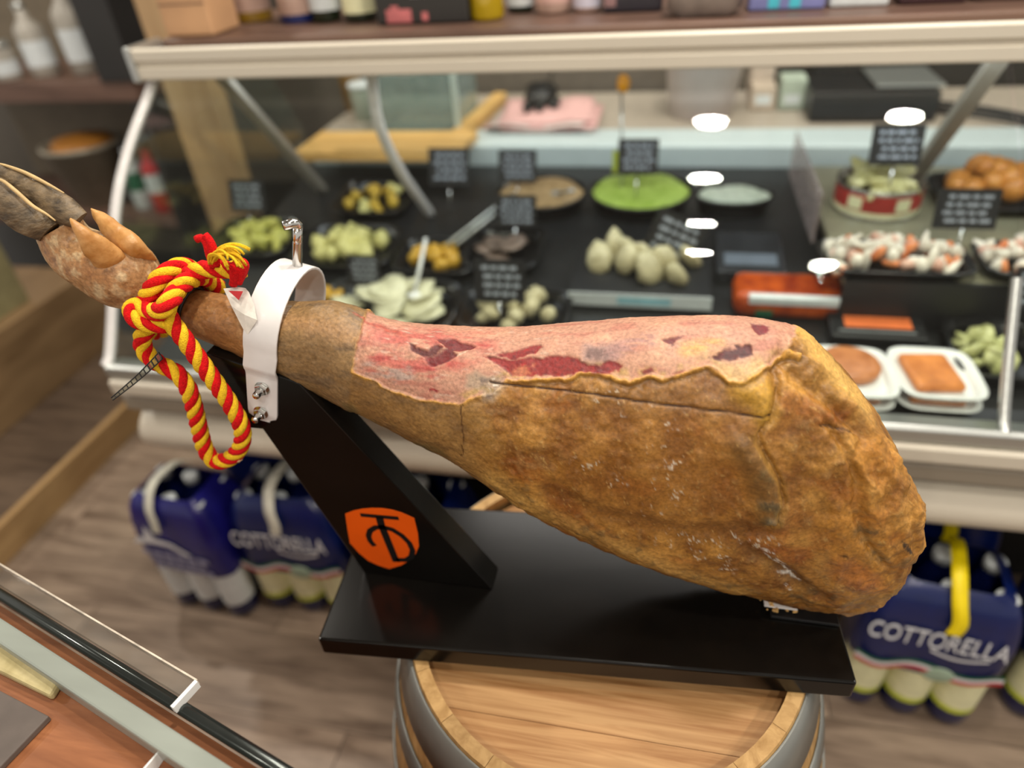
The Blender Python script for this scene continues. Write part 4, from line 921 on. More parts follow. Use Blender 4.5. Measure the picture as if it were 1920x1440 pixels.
heap('olive', 'vegetable', 'amber olive in the narrow tray beside the white cheese', 'amber olives', chunk('olive', F_gold, 0.012, 0.010, 0.010), 9, -0.665, 1.125, 0.05, 0.06, dk(1.125) + 0.014, 0.010, 7)
def spread(x, y, w, d, m, label, cat):
    b = tray(x, y, w, d, 0.040, label, round_=1.0, name='spread_bowl'); b['category'] = cat
    mb = MB(); n = 30; rows = []
    for r, z in ((0.965, 0.036), (0.85, 0.041), (0.6, 0.046), (0.3, 0.045), (0.02, 0.047)):
        rows.append([(r * w / 2 * math.cos(2*PI*i/n), r * d / 2 * math.sin(2*PI*i/n), z + 0.0035 * math.sin(5 * 2*PI*i/n + r * 9) * r) for i in range(n)])
    mb.grid(rows, True, closed=True); p = mb.build('spread', m); p.parent = b; return b
spread(-0.286, 1.54, 0.21, 0.16, food('brown_pate', lin(158, 128, 88), lin(186, 156, 114)), 'black bowl of light brown pate in the back row', 'bowl')
spread(-0.056, 1.555, 0.23, 0.185, food('lime_cream', lin(150, 178, 66), lin(176, 200, 96)), 'black bowl of lime green cream in the back row', 'bowl')
spread(0.150, 1.54, 0.165, 0.09, food('pale_cream_cheese', lin(186, 196, 176), lin(204, 212, 194)), 'small black dish of pale greenish white cream in the back row', 'dish')
# spoon standing in the pate, tongs in the middle tray
def spoon(p0, p1, label, m, r=0.004):
    a, b = Vector(p0), Vector(p1); t = (b - a).normalized(); e = empty('serving_spoon', p0, label, 'spoon')
    under(MB().tube([a, b], r, 10).build('handle', m), e); mb = MB(); mb.blob(tuple(a), 0.016, 0.012, 0.006, 2, amp=0.02); under(mb.build('bowl', m), e); return e
spoon((-0.245, 1.52, dk(1.52) + 0.046), (-0.19, 1.40, dk(1.52) + 0.10), 'metal spoon standing in the brown pate', M['alu'])
spoon((-0.47, 1.115, dk(1.115) + 0.042), (-0.46, 1.20, dk(1.115) + 0.125), 'pale spoon standing in the white cheese tray', M['white_tray'])
tg2 = empty('tongs', (-0.40, 1.33, dk(1.33) + 0.02), 'grey metal tongs leaning across the middle of the counter', 'tongs')
for dx in (-0.008, 0.012): under(MB().tube([(-0.44 + dx, 1.285, dk(1.285) + 0.05), (-0.36 + dx, 1.40, dk(1.38) + 0.075), (-0.33, 1.44, dk(1.43) + 0.085)], 0.0075, 10, flat=0.5).build('arm', M['alu']), tg2)
tray(-0.33, 1.32, 0.16, 0.16, 0.03, 'black tray of dark sliced meat in the middle, under the tongs')
heap('meat_slice', 'meat', 'dull pinkish meat slice in the middle tray under the tongs', 'dark meat slices', chunk('meat_slice', food('dull_meat', lin(96, 80, 70), lin(130, 110, 98)), 0.032, 0.024, 0.005, (1, 2), 0.1), 10, -0.33, 1.32, 0.10, 0.10, dk(1.32) + 0.014, 0.02, 8, flat=True)
# packaged goods in front
def box_thing(name, loc, w, d, h, m, label, cat, rz=0, tilt=0.125, bev=0.004):
    e = empty(name, loc, label, cat, rz=rz); e.rotation_euler = (tilt, 0, rz)
    MB().box(-w/2, w/2, -d/2, d/2, 0, h).build('body', m, e, bevel=bev); return e
e = box_thing('cheese_pack', (-0.035, 1.245, dk(1.245) + 0.001), 0.27, 0.17, 0.036, M['black'], 'black tray of wrapped cheese pieces with a white front label', 'tray')
MB().box(-0.135, 0.135, -0.087, -0.0855, 0.008, 0.037).build('label', M['label_white'], e)
MB().box(-0.04, 0.06, -0.0876, -0.0869, 0.014, 0.030).build('print', mat('cyan_print', lin(150, 200, 214), 0.5), e)
heap('cheese_piece', 'cheese', 'cream cheese piece in film on the labelled black tray', 'wrapped cheese pieces', chunk('cheese_piece', F_bei, 0.034, 0.026, 0.016), 11, -0.035, 1.25, 0.20, 0.11, dk(1.25) + 0.048, 0.014, 9)
e = box_thing('sauce_pack', (0.238, 1.195, dk(1.195) + 0.001), 0.20, 0.09, 0.050, mat('red_orange_film', lin(150, 40, 16), 0.25, var=0.3, scale=30, c2=lin(214, 96, 30)), 'shiny red and orange plastic pack with a white strip label', 'pack', bev=0.018)
MB().box(-0.075, 0.115, -0.049, -0.035, 0.036, 0.0525).build('label', M['label_white'], e, bevel=0.002)
MB().box(-0.06, -0.03, -0.047, -0.0452, 0.008, 0.022).build('print', M['green_print'], e, bevel=0.0005)
e = box_thing('fish_pack', (0.377, 1.135, dk(1.135) + 0.001), 0.155, 0.10, 0.024, M['black'], 'flat black pack with an orange salmon coloured window', 'pack')
MB().box(-0.052, 0.056, -0.024, 0.006, 0.024, 0.0252).build('window', mat('salmon_orange', lin(226, 116, 62), 0.4), e)
for zz in (-0.036, 0.02): MB().box(-0.064, 0.06, zz, zz + 0.004, 0.024, 0.0246).build('print', mat('grey_print', lin(126, 128, 130), 0.5), e)
# raised shelf at the right with salads, tin and croquettes
rs = empty('raised_shelf', (0.70, 1.42, dk(1.15)), 'raised olive grey shelf with a black front at the right of the counter', 'shelf')
ZR = 0.765
under(MB().box(0.315, 1.20, 1.148, 1.72, ZR - 0.012, ZR).build('top', mat('olive_grey_stone', lin(132, 128, 106), 0.35, var=0.1)), rs)
under(MB().box(0.315, 1.20, 1.140, 1.1475, dk(1.14) + 0.001, ZR + 0.002).build('front', M['black'], bevel=0.001), rs)
for sx in (0.315, 1.192): under(MB().box(sx, sx + 0.008, 1.149, 1.72, dk(1.72) + 0.002, ZR - 0.0125).build('side', M['black']), rs)
def on_raised(x, y, w, d, label): return tray(x, y, w, d, 0.02, label, z=ZR)
sal = chunk('seafood_piece', F_sea, 0.015, 0.012, 0.010, (1, 2, 3)) + chunk('seafood_piece', F_crab, 0.017, 0.008, 0.008, (4,)) + chunk('seafood_piece', F_ros, 0.014, 0.011, 0.009, (5,)) + chunk('seafood_piece', F_sea, 0.022, 0.008, 0.007, (6,))
def heap_flat(name, cat, label, group, meshes, n, x, y, w, d, z, hgt, seed):
    q = random.Random(seed)
    for k in range(n):
        o = bpy.data.objects.new(name, meshes[q.randrange(len(meshes))]); COL.objects.link(o)
        u, v = q.uniform(-1, 1), q.uniform(-1, 1)
        o.location = (x + u * w / 2, y + v * d / 2, z + hgt * (1 - 0.5 * (u*u + v*v)) * q.uniform(0.35, 1)); o.rotation_euler = (q.uniform(0, 3), q.uniform(0, 3), q.uniform(0, 6)); tag(o, label, cat, group)
on_raised(0.400, 1.200, 0.24, 0.13, 'long black tray of seafood salad on the raised shelf, below the tin')
heap_flat('seafood_piece', 'seafood', 'white or orange seafood salad piece in the tray below the tin', 'seafood salad below the tin', sal, 80, 0.400, 1.200, 0.21, 0.10, ZR + 0.014, 0.034, 10)
on_raised(0.635, 1.208, 0.20, 0.13, 'black tray of seafood salad at the right edge of the raised shelf')
heap_flat('seafood_piece', 'seafood', 'white or orange seafood salad piece in the tray at the right edge', 'seafood salad at the right edge', sal, 66, 0.635, 1.208, 0.175, 0.10, ZR + 0.014, 0.034, 11)
tin = empty('food_tin', (0.425, 1.47, ZR + 0.001), 'big open round tin with a red and cream label, full of pale anchovies', 'tin')
mb = MB(); mb.lathe([(0.081, 0), (0.083, 0.003), (0.081, 0.006), (0.081, 0.056), (0.083, 0.060), (0.080, 0.0605), (0.080, 0.05)], 40); mb.build('can', M['steel'], tin)
mb = MB(); mb.lathe([(0.0815, 0.008), (0.0815, 0.018)], 40, cap=False); mb.build('label_band', M['label_cream'], tin)
mb = MB(); mb.lathe([(0.0816, 0.018), (0.0816, 0.052)], 40, cap=False); mb.build('label_band', mat('tin_red', lin(166, 52, 46), 0.4, var=0.2, scale=25), tin)
for a in (-2.3, -1.2, 0.1): MB().box(-0.014, 0.014, -0.0832, -0.0815, 0.022, 0.046).build('badge', M['label_cream'], tin).rotation_euler = (0, 0, a + PI/2)
heap('anchovy', 'fish', 'pale anchovy fillet standing in the open red tin', 'anchovies in the tin', chunk('anchovy', food('anchovy', lin(176, 168, 100), lin(204, 198, 150)), 0.040, 0.013, 0.012, (1, 2), 0.1), 20, 0.425, 1.47, 0.11, 0.11, ZR + 0.056, 0.018, 12, flat=True)
tray(0.655, 1.52, 0.22, 0.20, 0.02, 'dark tray of round golden croquettes at the right', z=ZR)
heap('croquette', 'food', 'round golden orange croquette in the right-hand tray', 'golden croquettes', chunk('croquette', F_oran, 0.025, 0.025, 0.023, (1, 2, 3), 0.06), 15, 0.655, 1.52, 0.16, 0.15, ZR + 0.026, 0.034, 13)
dv = MB().box(0.288, 0.292, 1.33, 1.72, dk(1.72) + 0.002, 0.845).build('divider', glass_mat('milky_pink_acrylic', (0.9, 0.86, 0.85), 1.4, 0.05, 0.3, lin(206, 190, 188)), label='milky clear acrylic divider left of the red tin', cat='divider')
# white foam trays at the front right
wt = []
for (x, y, zz, lb) in ((0.312, 0.972, 0.0, 'white foam tray holding the round crumbed burger, front right'), (0.435, 0.980, 0.0, 'white foam tray holding the crumbed orange square, front right')):
    base = 0.655
    t = tray(x, y, 0.116, 0.130, 0.010, lb.replace('holding', 'stacked under the one holding'), M['white_tray'], z=base, name='foam_tray')
    t.location.z = dk(y + 0.06) + 0.001; z1 = t.location.z + 0.022
    t2 = tray(x, y, 0.118, 0.132, 0.012, lb, M['white_tray'], z=z1, name='foam_tray'); t2.location.z = z1
    MB().box(x - 0.04, x + 0.04, y - 0.045, y + 0.045, t.location.z + 0.0035, z1 - 0.0005).build('wrapped_patty', F_brd, bevel=0.005, label='orange patty in the lower foam tray under the ' + ('round burger' if x < 0.4 else 'crumbed square'), cat='patty')
    if x < 0.4:
        mb = MB(); mb.lathe([(0.040, 0), (0.047, 0.004), (0.048, 0.012), (0.044, 0.017), (0.03, 0.0185), (0.001, 0.019)], 32); mb.build('burger', F_bur, loc=(x - 0.002, y + 0.016, z1 + 0.0035), label='round tan crumbed burger on a white foam tray', cat='burger')
    else:
        o = MB().box(-0.036, 0.036, -0.046, 0.046, 0, 0.015).build('crumbed_escalope', F_brd, loc=(x - 0.006, y + 0.002, z1 + 0.0035), bevel=0.007, label='square orange crumbed escalope on a white foam tray', cat='food'); o.rotation_euler = (0, 0, 0.1)
tray(0.545, 1.07, 0.13, 0.15, 0.03, 'black tray of pale green cabbage at the right, partly behind the glass joint')
heap('cabbage_leaf', 'vegetable', 'pale green cabbage piece in the tray beside the glass joint', 'pale green cabbage', chunk('cabbage_leaf', F_cab, 0.022, 0.016, 0.008), 14, 0.53, 1.065, 0.08, 0.10, dk(1.065) + 0.016, 0.016, 14)
# price signs
M['sign_chalk'] = mat('grey_chalk', lin(150, 156, 166), 0.6)
def sign(x, y, z, w, h, where, tilt=0.0, stem=True):
    e = empty('price_sign', (x, y, z - h / 2), 'small black price sign with white writing ' + where, 'price sign'); e.rotation_euler = (-0.30, tilt, 0)
    MB().box(-w/2, w/2, -0.0015, 0.0015, 0, h).build('card', M['black'], e)
    q = random.Random(int(x * 1000)); mb = MB(); zz = h * 0.82
    for ln in range(4):
        xx = -w * 0.38 + q.uniform(0, .1) * w
        while xx < w * 0.36:
            l = q.uniform(0.08, 0.2) * w; mb.box(xx, min(xx + l, w * 0.4), -0.0022, -0.0015, zz - h * 0.06, zz + h * 0.03); xx += l + w * 0.05
        zz -= h * 0.2
    mb.build('writing', M['sign_chalk'], e)
    if stem: MB().lathe([(0.002, -0.06), (0.002, 0.0)], 8).build('stem', M['steel'], e)
for a in ((-0.986, 1.415, 0.787, 0.094, 0.075, 'over the courgettes at the far left'), (-0.506, 1.527, 0.822, 0.100, 0.085, 'in front of the cutting board'), (-0.341, 1.535, 0.822, 0.090, 0.072, 'over the brown pate'),
          (-0.312, 1.359, 0.785, 0.090, 0.068, 'over the middle meat tray'), (-0.064, 1.520, 0.850, 0.088, 0.075, 'over the lime green cream'), (-0.598, 1.170, 0.732, 0.07, 0.06, 'between artichokes and white cheese'),
          (-0.294, 1.106, 0.752, 0.098, 0.082, 'over the beige mushrooms'), (0.008, 1.262, 0.780, 0.105, 0.088, 'tilted over the wrapped cheese', 0.42), (0.428, 1.430, 0.905, 0.092, 0.074, 'over the red tin'),
          (0.529, 1.29, 0.836, 0.103, 0.070, 'between the tin and the croquettes'), (0.590, 1.094, 0.785, 0.07, 0.07, 'beside the glass joint at the right')): sign(*a)
# orange-tipped pick with a green tag behind the lime cream
pk_ = empty('price_pick', (-0.115, 1.60, 0.80), 'slim stick with an orange tip and lime tag behind the lime cream', 'price pick')
under(MB().tube([(-0.10, 1.56, dk(1.56) + 0.045), (-0.108, 1.62, 0.90), (-0.112, 1.64, 0.965)], 0.003, 8).build('stick', M['alu']), pk_)
under(MB().blob((-0.108, 1.642, 0.975), 0.016, 0.01, 0.020, 1, amp=0.1).build('tip', mat('orange_tip', lin(226, 150, 20), 0.4)), pk_)
under(MB().box(-0.122, -0.100, 1.565, 1.568, 0.80, 0.85).build('tag', M['lime']), pk_)

e = box_thing('wrapped_tray', (0.175, 1.33, dk(1.33) + 0.001), 0.13, 0.15, 0.03, mat('charcoal_film', lin(44, 46, 50), 0.2, var=0.3, scale=25, bump=0.4, bscale=30, coat=0.4), 'dark film-wrapped tray beside the milky divider', 'tray')
MB().box(-0.05, 0.05, -0.05, -0.01, 0.0301, 0.0312).build('label', mat('blue_grey_label', lin(96, 104, 116), 0.4), e)

# ------------------------------------------------------------------ on the worktop behind
WZ = 0.8005
o = MB().box(-0.95, -0.50, 1.62, 1.80, WZ + 0.0025, WZ + 0.028).build('cutting_board', M['board'], bevel=0.004, label='long yellow wooden cutting board at the back left', cat='cutting board')
bx = empty('acrylic_cover', (-0.69, 1.84, WZ), 'clear bluish acrylic cover box behind the cutting board', 'cover')
M['aqua'] = glass_mat('aqua_acrylic', (0.80, 0.88, 0.87), 1.4, 0.05, 0.22, lin(186, 200, 200))
for a in ((-0.80, -0.56, 1.82, 1.824, 0, 0.16), (-0.80, -0.56, 2.04, 2.044, 0, 0.16), (-0.80, -0.796, 1.824, 2.04, 0, 0.16), (-0.564, -0.56, 1.824, 2.04, 0, 0.16), (-0.80, -0.56, 1.82, 2.044, 0.16, 0.164)):
    under(MB().box(*a[:4], WZ + a[4] + 0.001, WZ + a[5] + 0.001).build('panel', M['aqua']), bx)
under(MB().box(-0.565, -0.552, 1.815, 1.826, WZ + 0.001, WZ + 0.17).build('edge', mat('mint_edge', lin(190, 208, 204), 0.3)), bx)
tubs = [(-0.90, 2.02, 0.045, 0.10, 'pale green lidded tub left of the acrylic cover', lin(176, 186, 172)), (-0.985, 2.12, 0.035, 0.14, 'amber jar at the back left behind the cutting board', lin(150, 116, 66))]
for x, y, r, h, lb, c in tubs:
    e = empty('tub', (x, y, WZ), lb, 'tub'); m_ = mat('tub_' + str(int(h * 100)), c, 0.3)
    mb = MB(); mb.lathe([(r * .9, 0), (r, h * .9), (r, h * .92)], 24); mb.build('body', m_, e); mb = MB(); mb.lathe([(r * 1.05, h * .92), (r * 1.05, h), (r, h * 1.02)], 24); mb.build('lid', M['label_white'], e)
o = MB().box(-0.02, 0.02, -0.19, 0.19, 0, 0.03).build('wooden_tray_side', M['board'], loc=(-0.535, 1.99, WZ + 0.001), bevel=0.004, label='narrow wooden board slanting across the worktop beside the meat paper', cat='board'); o.rotation_euler = (0, 0, -0.08)
mp2 = empty('meat_paper', (-0.36, 1.99, WZ), 'sheets of pink butcher paper with sliced meat on the worktop', 'paper')
q = random.Random(9); pm = [mat('pink_paper', lin(224, 176, 172), 0.6, var=0.08), mat('pale_pink_paper', lin(226, 206, 200), 0.6, var=0.08)]
for k in range(5):
    rows = [[(-0.13 + 0.26 * i / 8, -0.12 + 0.24 * j / 6, 0.003 + 0.005 * k + 0.006 * math.sin(i * 1.1 + k) * math.cos(j * 0.9 + k)) for i in range(9)] for j in range(7)]
    o = MB().grid(rows).build('sheet', pm[k % 2], mp2, loc=(q.uniform(-.05, .05), q.uniform(-.03, .03), 0.004)); o.rotation_euler = (0, 0, q.uniform(-.2, .2)); o.modifiers.new('thick', 'SOLIDIFY').thickness = 0.0012
gl = empty('glove', (-0.375, 2.02, WZ + 0.035), 'crumpled black glove lying on the pink butcher paper', 'glove')
for k, (dx, dy, rx, ry, rz_) in enumerate(((0, 0.06, .05, .08, .035), (-0.02, -0.03, .016, .05, .014), (0.015, -0.03, .015, .05, .014), (0.05, 0.0, .014, .045, .013))): MB().blob((dx, dy, rz_ * 0.3), rx, ry, rz_, k, 10, 7, 0.15).build('finger' if k else 'palm', M['black'], gl)
bn = empty('plastic_tub', (0.08, 2.04, WZ), 'round white plastic tub standing on the worktop', 'tub')
mb = MB(); mb.lathe([(0.085, 0.001), (0.108, 0.19), (0.114, 0.19), (0.114, 0.20), (0.104, 0.20), (0.083, 0.006)], 36); mb.build('body', mat('cloudy_white', lin(206, 196, 194), 0.35, var=0.05), bn)
mb = MB(); mb.lathe([(0.1085, 0.178), (0.1115, 0.184), (0.1085, 0.188)], 36, cap=False); mb.build('rim', M['white_tray'], bn)
sc = empty('counter_scale', (0.50, 2.06, WZ), 'black counter scale with a silver weighing plate at the back right', 'scale')
MB().box(-0.15, 0.15, -0.12, 0.10, 0.001, 0.075).build('body', M['black'], sc, bevel=0.008)
MB().box(-0.125, -0.005, 0.075, 0.115, 0.05, 0.26).build('display', M['dark'], sc, bevel=0.004)
mb = MB(); mb.box(0.0, 0.16, -0.10, 0.10, 0.079, 0.086); mb.build('weighing_plate', M['alu'], sc, bevel=0.003)
for k in range(3):
    e = box_thing('small_carton', (0.245 + 0.075 * (k % 2), 2.10 + 0.09 * (k // 2), WZ + 0.001), 0.065, 0.08, 0.06 + 0.02 * k, mat('carton_%d' % k, (lin(196, 178, 160), lin(176, 188, 172), lin(206, 190, 176))[k], 0.5), ('beige', 'greenish', 'cream')[k] + ' carton between the white tub and the black scale', 'carton', tilt=0)
    MB().box(-0.02, 0.02, -0.041, -0.0402, 0.015, 0.04).build('label', M['label_white'], e)
cb = empty('black_cables', (0.79, 2.0, WZ), 'loose black cables on the worktop right of the scale', 'cable')
for k in range(3): MB().tube(smooth_path([(-0.12, 0.12 - .05*k, 0.006), (0.0, 0.02 - .05*k, 0.012), (0.12, -0.06 - .06*k, 0.006), (0.26, -0.07 - .05*k, 0.006)], 20)[0], 0.005, 8).build('cable', M['black'], cb)
M['warm_grey'] = mat('warm_grey_panel', lin(104, 96, 88), 0.5)
# dark appliance fronts on the back wall and a wood-clad pillar
bk = empty('back_cabinet', (0.2, 2.30, 0.0), 'long dark cabinet along the back wall behind the worktop', 'cabinet')
for k in range(5): MB().box(-1.2 + 0.62 * k + 0.003, -0.58 + 0.62 * k - 0.003, 0.0, 0.02, 0.02, 1.11).build('panel', M['dark'] if k > 1 else M['warm_grey'], bk)
MB().box(-1.2, 1.9, 0.0205, 0.5, 0.0, 1.12).build('carcass', M['dark'], bk)
pil = MB().box(-1.375, -1.225, 1.76, 1.82, 0, 1.9).build('wood_pillar', M['post_wood'], bevel=0.004, label='tan wood-clad pillar beyond the left end of the counter', cat='pillar')
# ------------------------------------------------------------------ goods on the top shelf
SZ = 1.1512
def bottle(x, y, r, h, body, label_m, lb, cat='bottle', neck=True, cap=None, lz=(0.25, 0.6)):
    e = empty('bottle', (x, y, SZ), lb, cat); pr = [(r * 0.92, 0), (r, 0.006), (r, h * 0.62), (r * 0.9, h * 0.68), (r * 0.4, h * 0.80), (r * 0.36, h * 0.95)] if neck else [(r * 0.95, 0), (r, 0.005), (r, h * 0.82), (r * 0.92, h * 0.88)]
    mb = MB(); mb.lathe(pr, 24); mb.build('glass_body', body, e)
    mb = MB(); mb.lathe([(r * 1.012, h * lz[0]), (r * 1.012, h * lz[1])], 24, cap=False); mb.build('label', label_m, e)
    t = pr[-1]; mb = MB(); mb.lathe([(t[0] * 1.12, t[1] - 0.008), (t[0] * 1.12, t[1] + 0.012)], 16); mb.build('cap', cap or M['black'], e); return e
oilm = mat('golden_oil', lin(176, 148, 8), 0.12, var=0.1, coat=0.5); grn = mat('dark_green_glass', lin(30, 40, 26), 0.1, coat=0.5); pinkm = mat('pinkish_glass', lin(186, 156, 142), 0.2, coat=0.4)
amber = mat('amber_base', lin(130, 100, 30), 0.15)
bottle(-0.885, 1.49, 0.040, 0.20, pinkm, amber, 'pink-beige jar with an amber foot, first from the cardboard box', 'jar', False, lz=(0.01, 0.10))
bottle(-0.762, 1.455, 0.037, 0.20, pinkm, M['navy'], 'pinkish bottle with a blue foot on the top shelf', lz=(0.01, 0.08))
bottle(-0.697, 1.45, 0.031, 0.26, grn, M['label_white'], 'dark green bottle with a white label, left of its pair', lz=(0.08, 0.45))
bottle(-0.618, 1.44, 0.034, 0.26, grn, M['label_cream'], 'dark green bottle with a cream label, right of its pair', lz=(0.06, 0.45))
def carton(x, y, w, d, h, m, lb, bits=(), rz=0.0, z=SZ, nm='food_packet'):
    e = empty(nm, (x, y, z), lb, 'packet', rz=rz); MB().box(-w/2, w/2, -d/2, d/2, 0, h).build('body', m, e, bevel=0.004)
    for (x0, x1, z0, z1, mm) in bits: MB().box(x0, x1, -d/2 - 0.0012, -d/2 - 0.0002, z0, z1).build('print', mm, e)
    return e
M['rose'] = mat('rose_print', lin(190, 106, 108), 0.5, var=0.2, scale=40)
carton(-0.466, 1.40, 0.18, 0.07, 0.17, M['dark'], 'black packet printed with pink flowers on the top shelf', ((-0.07, -0.02, 0.004, 0.026, M['rose']), (-0.06, -0.045, 0.026, 0.032, M['rose']), (0.0, 0.012, 0.006, 0.02, M['rose']), (-0.02, 0.06, 0.045, 0.055, M['white_print'])))
bottle(-0.349, 1.40, 0.032, 0.24, oilm, mat('gold_label', lin(170, 140, 30), 0.4), 'bottle of golden yellow oil on the top shelf')
bottle(-0.300, 1.475, 0.026, 0.22, grn, M['label_white'], 'slim dark bottle with a white label right of the oil', lz=(0.05, 0.5))
bottle(-0.233, 1.455, 0.033, 0.17, pinkm, mat('pink_label', lin(206, 166, 156), 0.5), 'pink jar right of the slim white-labelled bottle', 'jar', False, lz=(0.1, 0.6))
bottle(-0.168, 1.455, 0.027, 0.18, pinkm, mat('lilac_white', lin(214, 210, 226), 0.4), 'lilac-white jar beside the pink jar', 'jar', False, lz=(0.04, 0.6))
carton(-0.081, 1.44, 0.105, 0.06, 0.17, mat('ink_packet', lin(36, 32, 42), 0.3), 'dark ink-coloured packet in the middle of the top shelf', ((-0.05, -0.03, 0.01, 0.05, mat('dusty_pink', lin(150, 116, 116), 0.5)),))
bag = empty('paper_bag', (0.042, 1.36, SZ), 'crumpled grey-brown bag on the top shelf', 'bag'); pts = []
for k, (z, s) in enumerate(((0.0, 0.75), (0.01, 0.95), (0.05, 1.0), (0.10, 0.95), (0.15, 0.85), (0.17, 0.5))): pts.append([(0.064 * s * math.copysign(abs(math.cos(a)) ** .6, math.cos(a)) * (1 + .05 * math.sin(7 * a + k)), 0.03 * s * math.copysign(abs(math.sin(a)) ** .6, math.sin(a)) * (1 + .08 * math.sin(5 * a + 2*k)), z) for a in np.linspace(0, 2*PI, 28, endpoint=False)])
mb = MB(); mb.grid(pts, True, closed=True); mb.add(pts[0], [tuple(range(28))]); mb.add(pts[-1], [tuple(range(28))]); mb.build('sack', mat('grey_brown_bag', lin(112, 100, 94), 0.4, var=0.25, scale=30), bag)
MB().box(-0.03, 0.02, -0.0335, -0.0325, 0.04, 0.08).build('label', mat('pale_bag_print', lin(160, 148, 138), 0.5), bag)
carton(0.178, 1.40, 0.122, 0.06, 0.16, mat('periwinkle_packet', lin(120, 124, 178), 0.35), 'periwinkle blue packet with turquoise dots on the top shelf', ((-0.03, -0.012, 0.004, 0.03, mat('turquoise_print', lin(70, 186, 206), 0.4)), (0.004, 0.022, 0.004, 0.026, mat('turquoise_print', lin(70, 186, 206), 0.4)), (-0.061, 0.061, 0.05, 0.09, M['white_print'])))
carton(0.294, 1.405, 0.092, 0.05, 0.15, M['label_white'], 'white packet right of the periwinkle packet', ((-0.02, 0.02, 0.03, 0.05, M['navy']),))
carton(0.406, 1.41, 0.10, 0.06, 0.16, mat('maroon_packet', lin(60, 34, 38), 0.4), 'dark maroon packet near the right end of the top shelf', ((-0.03, 0.03, 0.05, 0.09, M['rose']),))
carton(0.525, 1.42, 0.11, 0.06, 0.16, mat('brown_packet', lin(70, 52, 48), 0.4), 'dark brown packet at the right end of the top shelf', ((-0.03, 0.03, 0.05, 0.09, M['label_cream']),))
e = carton(-1.02, 1.36, 0.105, 0.10, 0.26, mat('brown_cardboard', lin(188, 146, 108), 0.6, var=0.08, scale=12), 'upright brown cardboard box at the left end of the top shelf', ((-0.05, 0.05, 0.055, 0.057, M['shelf_wood']), (-0.05, 0.05, 0.075, 0.077, M['shelf_wood'])), nm='cardboard_box')
e.location = (-0.93, 1.37, SZ); e['category'] = 'box'
# ------------------------------------------------------------------ shelving at the left
M['warm_taupe'] = mat('warm_taupe_panel', lin(118, 106, 88), 0.6)
su = empty('shelving_unit', (-2.25, 2.2, 0.0), 'dark brown open shelving at the far left behind the hoof', 'shelves')
for a, nm in (((-0.65, 0.42, 0.0, 0.45, 0.815, 0.88), 'shelf'), ((0.30, 0.44, -0.01, 0.45, 0.881, 1.9), 'upright'), ((0.385, 0.42, 0.0, 0.45, 0.0, 0.8145), 'upright'), ((-0.65, 0.384, 0.0, 0.45, 0.34, 0.38), 'shelf'), ((-0.65, 0.44, 0.451, 0.47, 0.0, 1.9), 'back_panel')):
    MB().box(*a).build(nm, M['shelf_wood'] if nm == 'shelf' else M['warm_taupe'] if nm == 'back_panel' else M['dark'], su, bevel=0.002)
fg_ = mat('frosted_pale_glass', lin(166, 160, 150), 0.35, var=0.15); 
for k, (x, y, r, h, lb) in enumerate(((-2.12, 2.35, 0.055, 0.30, 'tall pale frosted bottle on the far left shelf, right-hand one'), (-2.28, 2.32, 0.05, 0.24, 'pale frosted bottle in the middle of the far left shelf'), (-2.40, 2.27, 0.045, 0.13, 'short pale jar on the far left shelf'), (-2.04, 2.42, 0.045, 0.22, 'pale frosted bottle hidden beside the dark upright'))):
    b = bottle(x, y, r, h, fg_, M['label_white'], lb, 'bottle' if h > .2 else 'jar', h > .2, M['alu'], (0.15, 0.5)); b.location.z = 0.8812
bk2 = empty('bucket', (-2.30, 2.36, 0.381), 'pale grey bucket with an orange top on the lower left shelf', 'bucket')
mb = MB(); mb.lathe([(0.10, 0), (0.15, 0.23), (0.156, 0.23), (0.156, 0.245), (0.14, 0.245), (0.095, 0.01)], 30); mb.build('body', mat('bucket_grey', lin(150, 142, 126), 0.5), bk2)
mb = MB(); mb.lathe([(0.139, 0.215), (0.10, 0.26), (0.01, 0.275)], 24); mb.build('contents', mat('amber_contents', lin(180, 120, 50), 0.5), bk2)
for x, y, m1, m2, lb in ((-1.955, 2.28, M['red_print'], M['label_white'], 'red bottle with a white label on the lower left shelf'), (-2.06, 2.30, M['label_white'], M['green_print'], 'white bottle beside the red one on the lower left shelf')):
    b = bottle(x, y, 0.04, 0.26, m1, m2, lb, lz=(0.3, 0.58)); b.location.z = 0.381
# low platform with oak front at the left
lp = empty('low_platform', (-1.62, 1.0, 0.0), 'low brown display platform with a light oak front edge on the floor at left', 'platform')
under(MB().box(-1.64, -1.62, -0.6, 1.80, 0, 0.10).build('front_edge', M['plinth'], bevel=0.002), lp)
under(MB().box(-2.5, -1.6405, -0.6, 1.80, 0.0, 0.098).build('deck', wood_mat('dark_platform_top', lin(72, 57, 46), lin(104, 86, 70), (1.2, 11, 1), 3.2, 0.5)), lp)
lb_ = empty('wood_crate', (-2.15, 1.2, 0.099), 'large tan wooden crate standing on the low platform at left', 'crate')
under(MB().box(-2.46, -1.92, 0.2, 1.78, 0.0995, 0.37).build('body', M['brown_board'], bevel=0.003), lb_)
ob = empty('olive_box', (-2.2, 1.3, 0.37), 'olive beige box on the wooden crate below the hoof', 'box')
under(MB().box(-2.40, -1.97, 0.95, 1.56, 0.3705, 0.72).build('body', mat('olive_beige', lin(140, 132, 96), 0.5), bevel=0.004), ob); under(MB().box(-2.41, -1.96, 0.94, 1.57, 0.7205, 0.74).build('lid', mat('olive_lid', lin(120, 114, 84), 0.5), bevel=0.004), ob)

